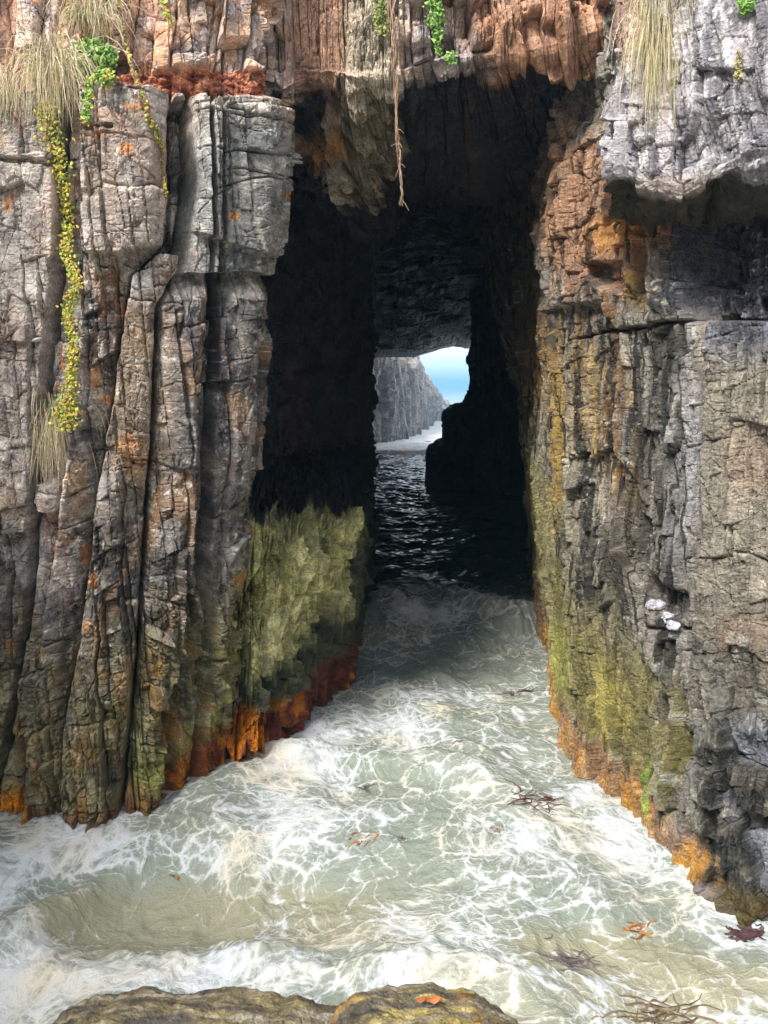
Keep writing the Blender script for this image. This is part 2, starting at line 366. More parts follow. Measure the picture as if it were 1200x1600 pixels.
# ================================================================== LEFT RECESS AND CAVE WALL
def left_recess():
    rows = []
    base = [(322,1205),(345,1200),(395,1195),(430,1180),(485,1125),(545,1075),(553,1000),(572,950)]
    zz = [-1.5, 0, 1.2, 3.4, 3.95, 4.5, 7, 9.5, 11.5, 13]
    for i, z in enumerate(zz):
        r = []
        for j, (px, py) in enumerate(base):
            Y = Yw(py)
            if z <= 3.5:
                sh = max(z,0)*[6,6,7,8,5,4,5,2][j]; r.append(W(px+sh, Y+.25*max(z,0)*(1 if j < 5 else .3), z))
            else:
                t = min(1, (z-3.5)/.9)
                pu = [372,400,425,450,500,530,565,577][j]; yu = [15.0,16.6,17.4,18.4,19.6,20.6,21.6,22.8][j]
                pb = px+3.4*[6,6,7,8,5,4,5,2][j]
                r.append(W(lerp(pb,pu,t), lerp(Y+.8, yu, t), z))
        e = 578 + (0, 2, 3, 2, 2, 0, -1, -6, -6,-6)[i]
        r += [W(e, 24, z), (-2.2, 27, z), (-3.0, 36, z), (-2.6, 55, z), (-3.2,70,z), (-4.2, 79, z), (-9, 82, z)]
        rows.append(r)
    A, N, S, Z, U, V = patch(rows, [.04,.02]+[.018]*5+[.03,.08,.15]+[.25]*4, [.04]+[.018]*6+[.03,.1], .12)
    d, a, b, c, idv = relief(S, Z, 23, .9, .03, .10, .04, .5)
    # tall shallow flutes on the lit lower wall
    fl, kf = blockdisp(S, Z, .26, 1.3, .14, .6, .07, .014, 91, .04)
    D = d*1.0+fl*1.0+.12*fbm(S*.6, Z*.5, 3, 92)
    D = D + .0*U
    Af = A+N*D[...,None]
    col = base_colour(S, Z, U, V, a, b, c, 23, [(.22,.215,.11),(.38,.365,.19),(.52,.50,.29),(.42,.39,.21),(.58,.55,.34)])
    yn = 40*fbm(S*1.3, Z*1.3, 5, 93, .6)
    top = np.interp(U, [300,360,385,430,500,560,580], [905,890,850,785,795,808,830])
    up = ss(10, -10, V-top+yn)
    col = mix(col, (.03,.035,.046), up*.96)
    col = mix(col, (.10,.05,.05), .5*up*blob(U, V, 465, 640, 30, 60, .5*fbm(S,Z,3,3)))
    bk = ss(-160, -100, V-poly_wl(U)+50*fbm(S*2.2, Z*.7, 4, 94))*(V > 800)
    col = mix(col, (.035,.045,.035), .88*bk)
    rd = ss(985,1020,V+10*fbm(S*3,Z,3,98))*ss(-95, -55, V-poly_wl(U)+30*fbm(S*3.2, Z*.9, 4, 95))*(V > 900)
    col = mix(col, (.15,.042,.025), rd); col = col*(1+.7*fbm(S*9, Z*1.6, 4, 99, .65)+.4*fbm(S*2,Z*3,4,100))[...,None]
    col = mix(col, (.44,.18,.045), rd*ss(.0,.3, fbm(S*4, Z*1.4, 4, 96)+.5*ss(470,350,U)-.1))
    col = mix(col, (.035,.04,.035), ss(548, 572, U+8*fbm(S*2,Z*2,3,97))*.85)
    wet = np.clip(.25+.6*rd+.5*up, 0, 1)
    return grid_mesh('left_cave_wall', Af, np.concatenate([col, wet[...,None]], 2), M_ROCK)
# ================================================================== RIGHT CLIFF
WLR = [(2200,1430,5.5),(1500,1430,7.8),(1200,1428,None),(1130,1392,None),(1060,1352,None),(1010,1292,None),(960,1240,None),(885,1178,None),(866,1100,None),(858,1012,None),(842,985,None),(836,945,None)]
def right_cliff():
    zz = [-1.5, 0, 1.5, 3, 4.5, 6, 7.3, 8.6, 10, 11.2, 13]
    sh = {  # px of the inner columns per row
        7: [885,882,884,882,876,872,866,868,875,885,890],
        8: [866,866,864,850,842,846,842,836,830,830,830],
        9: [858,858,852,838,826,822,812,802,795,795,795],
        10:[842,842,840,832,820,816,795,778,770,770,770],
        11:[836,836,834,826,818,814,780,762,752,752,752]}
    rows = []
    for i, z in enumerate(zz):
        r = []
        for j, (px, py, Y) in enumerate(WLR):
            Y = Y or Yw(py); p = sh[j][i] if j in sh else px
            if j in (2,3,4,5): Y += .10*max(0,z)*.8
            if j in (6,7): Y += .03*max(z,0)
            if j in (8,9,10,11) and z > 6: Y += (z-6)*.25
            r.append(W(p, Y, z))
        r += [(4.7,26.5,z),(6.2,31,z),(7.6,38,z)]
        rows.append([q for q in r[::-1]])
    A, N, S, Z, U, V = patch(rows, [.2,.12,.08,.04,.022,.018,.018]+[.0145]*5+[.03,.15], [.04]+[.0155]*8+[.04], .16)
    S = S
    d, a, b, c, idv = relief(S, Z, 37, 1.0, -.02, .12, .06, .5)
    # long thin weathering streak relief
    D = d*.62+.10*fbm(S*.7, Z*.35, 4, 38)+.035*fbm(S*6, Z*1.0, 4, 39)
    wob = 4*fbm(S*1.3, Z*1.3, 4, 40)
    def seg(x0, y0, x1, y1, w, dep, horiz):
        if horiz:
            q = V-(y0+(U-x0)*(y1-y0)/(x1-x0))+wob; m = ss(x0-6, x0+6, U)*ss(x1+6, x1-6, U)
        else:
            q = U-(x0+(V-y0)*(x1-x0)/(y1-y0))+wob; m = ss(y0-6, y0+6, V)*ss(y1+6, y1-6, V)
        return -dep*np.exp(-(q/w)**2)*m
    # block ledge with its notch
    edge = poly(V, [(862,380),(858,480)])
    be = np.interp(U+wob, [850,862,956,966,1075], [486,484,470,518,500])
    D = D + np.where(U < 961, .20, .10)*ss(3, -3, V+2*wob-be)*ss(150, 400, V)*ss(846, 862, U+2*wob)*ss(1085, 1070, U)
    dd, kd = blockdisp(S, Z, .42, .5, .10, .35, .05, .014, 46, .05); D = D + dd*ss(500,470,V)*ss(850,880,U)
    D = D - .36*ss(918, 930, U+3*wob-.9*(V-410))*ss(984, 976, U+wob)*ss(408,414,V+2*wob)*ss(450,436,V+2*wob-.3*(U-930))
    # lower part of the ledge steps back, then the long bed line
    D = D - .12*ss(960, 980, U)*ss(500, 492, V-(U-960)*-.2)*0
    D = D + seg(955,520,1075,500,2.2,.16,True)+seg(1075,500,1210,491,2.2,.16,True)+seg(900,530,960,515,2.,.12,True)
    D = D + seg(1106,490,1096,640,5.5,.9,False)+seg(1096,640,1091,880,5.0,.8,False)+seg(1091,880,1096,960,4,.4,False)
    D = D + seg(958,560,955,860,2.2,.14,False)+seg(885,520,880,700,2.,.12,False)+seg(1010,1060,1052,900,3,.14,False)
    D = D + seg(1000,980,1085,985,3,.14,True)+seg(960,880,962,1200,2,.1,False)
    D = D + seg(860,425,865,520,3,.25,False)
    rs_ = ss(1094, 1100, U+wob-(V-500)*-.02)*ss(495, 500, V); D = D + .16*rs_
    D = D - .24*ss(1002,1012,U+3*wob)*ss(1068,1050,U+4*wob)*ss(905,930,V+4*wob+.5*(1050-U))*ss(968,960,V+2*wob)
    D = D - .45*ss(1066, 1078, U)*ss(505, 495, V)         # wet recess under the overhang
    # shattered blocks at lower right
    lm = ss(1085, 1120, U+wob*3)*ss(1120, 1170, V+(U-1100)*.2)
    d5, k5 = blockdisp(S, Z, .42, .45, .30, .9, .08, .02, 444, .25, .3)
    D = D + d5*lm
    lm2 = ss(1000, 1040, U)*ss(1020,1060,V)
    D = D + lm2*(1-lm)*.12*fbm(S*1.5, Z*1.0, 4, 41)*2
    # slim smooth skirt near the water
    Af = A+N*D[...,None]
    # ---- colour
    col = base_colour(S, Z, U, V, a, b, c, 37, [(.12,.11,.10),(.23,.21,.18),(.34,.315,.27),(.27,.25,.22),(.44,.41,.35)])
    st = 1.5*fbm(S*3.0+.3*gn(S,Z,4), Z*.25, 5, 300, .6); st2 = 1.5*fbm(S*8.5+.4*gn(S*.8,Z*.7,6), Z*.5, 5, 301, .65)
    col = col*(1+.9*st2)[...,None]
    jn = .35*fbm(S*2, Z*1.2, 4, 302)+.42*st2+.25*fbm(S*12, Z*6, 3, 399, .7)
    col = mix(col, (.42,.25,.17), .85*blob(U, V, 935, 330, 95, 130, jn, .3, -12))
    col = mix(col, (.40,.16,.06), .55*blob(U, V, 920, 330, 75, 120, jn, .3)*ss(.05,.3,st2))
    col = mix(col, (.50,.37,.26), .6*blob(U, V, 920, 290, 70, 110, jn, .3)*ss(.0,.3,-st2))
    col = mix(col, (.60,.34,.17), .85*blob(U, V, 1000, 362, 60, 26, jn, .4, -8))
    col = mix(col, (.50,.33,.13), .8*blob(U, V, 940, 660, 16, 110, jn, .5)*ss(-.3,.1,st2))
    col = mix(col, (.36,.21,.07), .85*blob(U, V, 985, 700, 32, 130, jn, .5)*ss(-.35,.1,st))
    col = mix(col, (.40,.22,.08), .75*blob(U, V, 838, 560, 22, 90, jn, .5))
    col = mix(col, (.36,.24,.09), .6*blob(U, V, 1010, 455, 26, 30, jn, .4))
    col = mix(col, (.34,.28,.12), .7*blob(U, V, 870, 720, 12, 120, jn, .5))
    col = mix(col, (.40,.385,.38), .55*blob(U, V, 1070, 700, 32, 210, jn, .5)*ss(-.4,.1,st2))
    col = mix(col, (.48,.44,.37), .7*blob(U, V, 950, 760, 30, 60, jn, .5)*ss(-.2,.2,st2))
    col = mix(col, (.31,.285,.24), .85*ss(1094,1102,U+wob)*ss(500,520,V)*ss(1120,960,V+40*jn))
    col = mix(col, (.40,.28,.21), .35*blob(U, V, 1175, 720, 40, 60, jn, .5)); col = mix(col, (.38,.27,.21), .45*blob(U, V, 1180, 985, 50, 34, jn, .5))
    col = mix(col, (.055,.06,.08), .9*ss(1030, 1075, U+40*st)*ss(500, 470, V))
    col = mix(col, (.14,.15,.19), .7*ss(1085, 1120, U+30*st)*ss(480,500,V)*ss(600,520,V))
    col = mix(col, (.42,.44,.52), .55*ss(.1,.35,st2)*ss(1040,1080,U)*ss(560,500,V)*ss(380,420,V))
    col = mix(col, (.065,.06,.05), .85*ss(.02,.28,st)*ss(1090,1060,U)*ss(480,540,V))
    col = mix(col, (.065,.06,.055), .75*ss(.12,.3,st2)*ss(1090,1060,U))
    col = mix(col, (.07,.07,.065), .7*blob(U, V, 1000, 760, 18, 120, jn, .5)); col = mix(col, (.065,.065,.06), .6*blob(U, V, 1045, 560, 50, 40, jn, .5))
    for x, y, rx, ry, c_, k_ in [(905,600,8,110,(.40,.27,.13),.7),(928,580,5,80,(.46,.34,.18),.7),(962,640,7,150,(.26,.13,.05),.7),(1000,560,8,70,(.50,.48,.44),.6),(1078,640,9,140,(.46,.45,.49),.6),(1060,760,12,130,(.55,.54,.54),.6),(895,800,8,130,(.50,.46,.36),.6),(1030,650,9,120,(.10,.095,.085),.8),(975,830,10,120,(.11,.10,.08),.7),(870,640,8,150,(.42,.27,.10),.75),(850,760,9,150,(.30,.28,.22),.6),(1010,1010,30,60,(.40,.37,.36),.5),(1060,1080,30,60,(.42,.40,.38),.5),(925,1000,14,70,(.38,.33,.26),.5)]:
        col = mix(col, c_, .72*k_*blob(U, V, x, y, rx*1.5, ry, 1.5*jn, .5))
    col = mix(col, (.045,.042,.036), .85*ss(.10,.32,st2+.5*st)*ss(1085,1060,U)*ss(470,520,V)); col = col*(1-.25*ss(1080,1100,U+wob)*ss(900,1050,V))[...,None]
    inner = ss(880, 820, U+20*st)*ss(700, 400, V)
    col = mix(col, (.035,.032,.026), .88*inner); col = mix(col, (.20,.15,.05), .7*inner*ss(.15,.3,st2))  # inner upper wall painted near black for the cave's shade, then ochre streaks
    col = lichen(col, S, Z, 610, .45, (.46,.44,.38))
    col = col*.72
    w = np.interp(U, [q[0] for q in WLR[::-1]], [q[1] for q in WLR[::-1]])
    hg = w-V
    og = ss(330, 200, hg+60*fbm(S*1.5,Z*.8,3,303)+80*st2)*ss(30,80,hg)*ss(1120,1040,U)
    col = mix(col, (.19,.17,.08), .75*og)
    col = mix(col, (.36,.31,.13), .6*blob(U, V, 948, 1110, 26, 60, 2.2*jn, .6)); col = mix(col, (.30,.30,.12), .7*blob(U, V, 872, 1040, 14, 60, jn, .5))
    col = mix(col, (.34,.34,.31), .6*ss(.1,.35,fbm(S*2.5,Z*2.5,4,305))*ss(980,1060,U)*ss(950,1000,V))
    col = mix(col, (.085,.085,.08), .6*ss(.02,.3,fbm(S*1.8,Z*1.2,4,306))*ss(980,1050,U)*ss(1000,1060,V))
    col = mix(col, (.32,.20,.12), ss(75, 30, hg+60*st2)*ss(1150,1100,U)*.75)
    col = mix(col, (.42,.23,.07), ss(50, 15, hg+50*st2)*ss(1150,1100,U)*.55*ss(-.3,.2,st))
    col = mix(col, (.20,.19,.19), blob(U, V, 1072, 1250, 20, 75, jn, .4, 18)*.7)
    col = mix(col, (.20,.30,.08), .8*blob(U, V, 1004, 1235, 4, 42, .5*jn, .6))
    col = mix(col, (.03,.03,.027), .9*lm*ss(-.35,.1,fbm(S*3,Z*3,4,307)))
    col = mix(col, (.40,.42,.48), .35*lm*ss(.70,.85,k5['c']))  # pale bluish glints painted on some shattered blocks
    col = mix(col, (.10,.075,.03), ss(60, 20, hg)*ss(1110,1150,U)*.85)
    wet = np.clip(.2+.6*ss(200, 40, hg)+.7*lm+.7*ss(1040,1080,U)*ss(520,470,V)+.4*ss(.1,.3,st)+.5*inner, 0, 1)
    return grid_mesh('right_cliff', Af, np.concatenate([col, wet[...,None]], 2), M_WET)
# ================================================================== ROOF: lintel face and cave ceiling in one sheet
def roof():
    pxs = [330, 420, 452, 505, 530, 572, 606, 624, 700, 760, 860, 950, 1000, 1100]
    botpy = [130, 140, 195, 222, 300, 318, 300, 178, 176, 172, 148, 122, 112, 110]
    rows = []
    prof = [('z',20,13.2),('z',14,12.4),('z',11.9,12.2),('b',0,12.25),('b',.05,12.9),('b',.25,14.5),('m',0,15.6),('a',10.9,18.5),('a',11.3,24),('a',11.6,33),('a',12.0,44),('a',11.8,52),('e',0,78),('a',13,79.5),('a',14.5,81)]
    md = [10.4,10.3,10.0,9.6,9.2,9.1,9.2,10.5,10.6,10.7,10.7,10.8,10.8,10.8]
    for t, v, Y in prof:
        r = []
        for j, p in enumerate(pxs):
            zb = Zp(botpy[j], 12.25)
            z = {'z': v, 'b': zb+v, 'a': v, 'm': md[j], 'e': 0}[t]
            if t == 'z' and v == 11.9: z = zb+.7
            pb = [0,.2,.5,.9,1,1,1,.15,0,0,0,0,0,0][j]
            if t == 'b' and pb > 0:
                Yb = 12.25+1.0*pb; zb = Zp(botpy[j], Yb); z = zb+v; Y = Y+1.0*pb; X = W(p, Yb, zb)[0]
            elif t == 'z' and v == 11.9: z = Zp(135, 12.25)+.15 if pb > 0 else z; X = W(p, 12.25, z)[0]
            elif t == 'm': Y = Y+.6*pb; X = W(p, Y, z)[0]
            elif Y < 16: X = W(p, 12.25, zb)[0]
            else:
                f = (p-330)/770.; X = lerp(-6.5, 9.5, f)
                if t == 'e':
                    q = proj(X, 78, 10)[0]; z = Zp(float(np.interp(q, [480,577,645,690,703,715,738,800],[565,560,560,546,536,545,546,550])), 78)
            r.append((X, Y, z))
        rows.append(r)
    A, N, S, Z, U, V = patch(rows[::-1], [.04,.03]+[.016]*9+[.03,.06], [.5,.12,.09,.08,.06,.05,.03,.02,.02,.016,.0145,.0145,.03,.1], .04)
    N = N
    zf = 1
    d, a, b, c, idv = relief(S, Z, 51, 1.0, .03, .12, .07, .35)
    face = (A[...,1] < 13.2)
    fm = ss(13.6, 12.7, A[...,1])
    du, ku = blockdisp(S, Z, .30, .42, .24, .55, .07, .018, 52, -.04)
    jn = .3*fbm(S*2.2, Z*2.2, 4, 53)
    smooth = blob(U, V, 500, 60, 52, 130, .3*jn, .3)
    cong = blob(U, V, 575, 90, 42, 150, jn, .3)
    left_thick = blob(U, V, 860, 30, 120, 60, jn)
    far = ss(15, 20, A[...,1])
    fb, kfb = blockdisp(S, Z, 1.6, 2.6, .5, .25, .12, .05, 54)
    dh, kh = blockdisp(S, Z, .46, .26, .30, .35, .07, .018, 59, .12)
    rgt = ss(600, 640, U); du = lerp(du, dh, rgt)
    D = fm*(du*(1-.85*smooth)*(1-.8*cong)+.4*d+cong*.22*fbm(S*3.2, Z*3.2, 5, 55, .65)-.25*smooth+.10*cong)+(1-fm)*(1-far)*d*.9+far*(d*.35+.5*fb+.5*fbm(S*.5,Z*.25,4,58))
    exitm = ss(70, 76, A[...,1])
    D = D*(1-.6*exitm)*(1-.35*ss(-.1,-.6,N[...,2])*(1-far)) + .16*ss(-.1,-.6,N[...,2])*(1-far)*ridged(S*.5, Z*3.2, 4, 61)
    pn = blob(U, V, 560, 225, 75, 100)
    D = D + pn*(.30*fbm(S*1.8, Z*1.8, 5, 64, .6)+.8*dh)
    D = D + .35*blob(U, V, 880, 45, 110, 42, jn, .3)*fm - .45*blob(U,V,715,20,26,60,jn,.3)*fm
    Af = A+N*D[...,None]
    col = base_colour(S, Z, U, V, ku, b, c, 51, [(.20,.165,.15),(.36,.28,.24),(.46,.37,.32),(.34,.31,.30),(.54,.44,.36)])
    col = mix(col, (.33,.21,.15), .8*smooth)
    col = mix(col, (.42,.38,.31), .8*cong*ss(175,130,V)); col = lerp(col, col, 0)
    col = mix(col, (.23,.215,.13), .62*ss(120,170,V)*blob(U, V, 575, 230, 50, 110, jn, .3))
    col = mix(col, (.30,.16,.06), .8*blob(U, V, 500, 225, 40, 26, jn, .3))
    col = mix(col, (.42,.24,.15), .65*blob(U, V, 850, 40, 120, 60, jn))
    col = mix(col, (.62,.30,.12), .85*blob(U, V, 800, 118, 80, 20, .8*jn, .4, -14)); col = mix(col, (.58,.28,.13), .8*blob(U, V, 712, 118, 18, 6, jn))
    col = mix(col, (.25,.24,.25), .6*blob(U, V, 690, 70, 50, 60, jn))
    pm = blob(U, V, 560, 220, 62, 90, jn+.25*fbm(S*5,Z*5,3,62), .25)
    dk = ss(12.30, 12.75, A[...,1]+.12*fbm(S*3,Z*3,3,63))*(1-pm*.85)*(1-.7*blob(U, V, 500, 222, 45, 20, jn))  # ceiling behind the lintel edge goes near black, shade put into the colour
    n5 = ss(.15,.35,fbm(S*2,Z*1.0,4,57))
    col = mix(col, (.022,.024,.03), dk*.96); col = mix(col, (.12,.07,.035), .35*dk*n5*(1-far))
    col = mix(col, (.15,.16,.175), ss(46, 68, A[...,1]))  # paler blue-grey towards the exit: daylight from there painted into the ceiling
    wet = np.clip(.15+.4*dk, 0, 1)
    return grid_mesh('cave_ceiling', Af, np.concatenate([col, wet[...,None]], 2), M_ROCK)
# ================================================================== OVERHANGING BUTTRESS, top right
def buttress():
    px = [940, 958, 976, 1020, 1065, 1100, 1150, 1210, 1500, 2300]
    Yf = [13.2, 11.4, 10.0, 9.7, 9.5, 9.3, 9.0, 8.7, 7.4, 4.5]
    by = [222, 245, 272, 292, 308, 288, 262, 246, 240, 240]
    rows = []
    for t in range(9):
        r = []
        for j, (p, Y) in enumerate(zip(px, Yf)):
            zb = Zp(by[j], Y); pt = p + [12, 14, 14, 6, 0,0,0,0,0,0][j]
            if t == 0: q = W(p+30*(j<8), Y+2.4, 20)
            elif t == 1: q = W(pt+6, Y+.5, 13.5)
            elif t == 2: q = W(pt, Y+.22, 10.9)
            elif t == 3: q = W(p+[6,8,8,3,0,0,0,0,0,0][j], Y+.08, 9.2 if j < 8 else 9.2)
            elif t == 4: q = W(p, Y, zb+.12)
            elif t == 5: q = W(p, Y+.06, zb)
            elif t == 6: q = W(p, Y+.5, zb-.02)
            elif t == 7: q = W(p, Y+1.3, zb-.22)
            else: q = W(p, Y+3.2, zb-.3)
            r.append(q)
        rows.append(r)
    A, N, S, Z, U, V = patch(rows[::-1], [.03,.025]+[.0125]*5+[.04,.2], [.05,.02,.014,.01,.012,.013,.016,.05], .02)
    d, a, b, c, idv = relief(S, Z, 67, .8, .10, .16, .07, .6)
    flute = .6*fbm(S*2.6+Z*.35, Z*.45, 4, 68, .6)
    D = d*.5+.16*flute+.06*ridged(S*4+Z*.8, Z*.9, 4, 69)
    wob = 5*fbm(S*2, Z*2, 3, 70)
    # stepped broken lower edge, split into a left block and a thick slab
    du, ku = blockdisp(S, Z, .36, .5, .22, .5, .06, .018, 71, .12)
    D = D + du*ss(140, 230, V+.3*(1100-U))*ss(.55,.2, (U-1000)/400.)*.8
    D = D - .35*np.exp(-((U-1108-(V-330)*-.35+wob)/5.)**2)*ss(280, 300, V)
    D = D + .30*ss(1110, 1125, U-(V-330)*-.6)*ss(268, 290, V+.25*(U-1100))
    D = D*(1-.6*ss(-.15,-.5,N[...,2]))
    Af = A+N*D[...,None]
    col = base_colour(S, Z, U, V, a, b, c, 67, [(.16,.155,.17),(.30,.285,.30),(.44,.415,.42),(.36,.34,.355),(.56,.53,.53)])
    jn = .3*fbm(S*2.2, Z*2.2, 4, 72)
    sk = fbm(S*6+Z*.9, Z*.7, 4, 73, .6)
    col = mix(col, (.17,.165,.185), .7*ss(.05,.3,sk)); col = mix(col, (.60,.58,.57), .5*ss(.08,.3,-sk))*.80
    col = mix(col, (.34,.22,.16), .7*blob(U, V, 990, 30, 26, 70, jn)); col = mix(col, (.34,.29,.25), .6*blob(U,V,1060,300,80,30,jn))
    col = lichen(col, S, Z, 620, .5, (.66,.65,.62))
    col = mix(col, (.13,.12,.085), .8*ss(5, 0, 0*U)*0)
    un = ss(.25, .05, np.abs(N[...,2])*0+1) 
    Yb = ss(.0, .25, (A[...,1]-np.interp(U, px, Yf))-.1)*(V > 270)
    col = mix(col, (.05,.048,.03), .92*Yb)  # dark olive underside, its shade deepened in the colour
    wet = np.clip(.15+.25*Yb+0*U, 0, 1)
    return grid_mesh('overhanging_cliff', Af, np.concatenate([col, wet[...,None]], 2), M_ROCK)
# ================================================================== FAR CAVE WALL ON THE RIGHT AND THE CLIFF BEYOND THE EXIT
def right_far():
    zz = [-1.5, 0, 2.1, 2.35, 4.5, 4.75, 6.0, 8.6, 10, 13]
    e  = [670, 669, 669, 694, 694, 719, 733, 739, 741, 742]
    rows = []
    for z, p in zip(zz, e):
        rows.append([(7.2,34,z),(8.2,40,z),(7.6,46,z),(6.0,47.5,z),W(p+40,48.5,z),W(p+8,49.5,z),W(p,51.5,z),W(p+14,58,z),W(p+55,70,z),W(p+90,80,z),(16,84,z)][::-1])
    A, N, S, Z, U, V = patch(rows, [.4,.3,.2,.1,.06,.06,.06,.08,.12,.3], [.1,.06,.04,.06,.04,.06,.06,.08,.3], .2)
    d, a, b, c, idv = relief(S, Z, 81, 2.2, .03, .09, .05, .4)
    fl, kf = blockdisp(S, Z, .5, 4, .3, .6, .1, .04, 82)
    D = d*.6+fl*.6
    Af = A+N*D[...,None]
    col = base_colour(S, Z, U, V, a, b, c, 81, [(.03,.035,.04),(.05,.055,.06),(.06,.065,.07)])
    wet = .8+0*U
    return grid_mesh('right_cave_wall', Af, np.concatenate([col, wet[...,None]], 2), M_WET)
def outer_cliff():
    top = [(-60,12,82),(560,11.,84),(600,11,92),(645,Zp(556,108),108),(660,Zp(582,125),125),(673,Zp(602,145),145),(690,Zp(628,170),170),(700,Zp(634,185),185)]
    rows = []
    for z in np.linspace(0, 1, 7):
        r = []
        for p, zt, Y in top:
            zz = -2+(zt+2)*z; q = W(p-(1-z)*0+4*(1-z), Y, zz); r.append(q)
        q = rows and 0
        rows.append(r)
    rows.append([(x-6, y+4, z+1.5*(i < 4)) for i, (x, y, z) in enumerate(rows[-1])])
    rows.append([(x-60, y+8, z+6) for x, y, z in rows[-1]])
    A, N, S, Z, U, V = patch(rows, [1,.15,.12,.15,.15,.2,.3], [.12]*6+[.3,2], .3)
    d, a, b, c, idv = relief(S, Z, 85, 3.0, .03, .22, .12, .4)
    fl, kf = blockdisp(S, Z, 2.0, 9, 1.3, .6, .4, .10, 86, .1)
    D = d*.6+fl*.7
    Af = A+N*D[...,None]
    col = base_colour(S, Z, U, V, a, b, c, 85, [(.22,.20,.19),(.33,.31,.30),(.42,.38,.35)])
    col = mix(col, (.6,.58,.56), .6*ss(.2,.4,fbm(S*1.2, Z*.2, 4, 87)))*.6
    wet = .2+0*U
    return grid_mesh('outer_cliff', Af, np.concatenate([col, wet[...,None]], 2), M_FAR)
def gully_walls():
    """unseen rest of the sunken cove around the viewpoint, added to darken the cave"""
    pts = [(-6.0,10.4),(-7.5,7),(-9.5,2),(-10,-4),(-7,-9),(0,-11),(7,-9.5),(10.5,-4),(9.5,1),(7.6,4.5),(7.0,7.5)]
    rows = []
    for z, k in ((-2,1.0),(2,1.0),(8,1.0),(12,1.05),(15.5,1.12)):
        rows.append([(x*k, y if y > 5 else y*k, z) for x, y in pts[::-1]])
    A, N, S, Z, U, V = patch(rows, .12, .12, .6)
    d, a, b, c, idv = relief(S, Z, 95, 2., .05, .2, .1, .5)
    Af = A+N*((d*.9))[...,None]
    col = base_colour(S, Z, U, V, a, b, c, 95, GREY)
    return grid_mesh('cove_cliff', Af, np.concatenate([col, (.2+0*U)[...,None]], 2), M_ROCK, pick=False)
def headland():
    # unseen ground on the cliffs, added against light leaks, open cove cut out
    n = 90; x = np.linspace(-60, 60, n); y = np.linspace(-50, 82, n)
    X, Y = np.meshgrid(x, y); Z = lerp(lerp(15.3, 19.2, ss(2, 12, Y)), 13.6, ss(35, 65, Y))+1.2*fbm(X*.05, Y*.05, 4, 5)
    r = np.hypot(X/11.5, (Y-0)/12.8)
    m = (r > 1)
    A = np.stack([X, Y, Z], 2)
    col = np.zeros((n,n,4)); col[...,:3] = (.09,.10,.05)
    return grid_mesh('headland', A, col, M_FAR, mask=m, pick=False)
# ================================================================== WATER
def water_height(X, Y):
    w = .24*fbm(X*.38+2, Y*.30, 3, 201)
    wx = X+.35*fbm(X*.7, Y*.7, 2, 202); wy = Y+.35*fbm(X*.7+9, Y*.7, 2, 203)
    w = w + .085*(ridged(wx*.9, wy*.65, 4, 204, .55)-.6)
    w = w + .030*(ridged(wx*3.1, wy*2.2, 4, 205, .6)-.6)
    near = ss(24, 19, Y)
    w = w*lerp(.25, 1.2, near)
    w = w + (1-near)*(.22*fbm(wx*.7, wy*.8, 3, 211, .5)+.045*fbm(X*1.7, Y*2.6, 2, 212, .5))
    # breaking swell at the mouth of the cave
    cr = 21.0+.6*np.sin(X*1.1)+.6*fbm(X*.8, Y*.1, 3, 207)
    t = Y-cr
    swell = .50*np.exp(-np.where(t < 0, (t/.9)**2, (t/2.2)**2))*(1+.9*fbm(X*1.1, Y*.7, 4, 208))
    w = w + swell - .30*np.exp(-((Y-18.3)/1.3)**2) + .12*near*ridged(wx*1.6, wy*1.2, 3, 213)*ss(14,18,Y)
    # ridge of foam in the middle distance and the hollow in front
    w = w + .28*np.exp(-((Y-12.6+.25*X+.3*fbm(X,Y,3,209))/.45)**2)*ss(-2.6,-1.2,X)*ss(2.6,1.4,X)
    pool = np.exp(-(((X+2.1)/2.2)**2+((Y-9.35)/.95)**2)**1.5)
    w = w - .38*pool
    foamy = 0; lip = np.exp(-((Y-8.15+.04*(X+2)**2+.3*fbm(X*1.5,Y*1.5,3,210))/.35)**2)*ss(1.8,.6,X)
    w = w + .10*lip*(1+fbm(X*3,Y*3,3,214))
    w = w + .30*np.exp(-((X+3.9-.5*(Y-9))/.35)**2)*np.exp(-((Y-9)/1.2)**2)
    return w
M_WATER = None
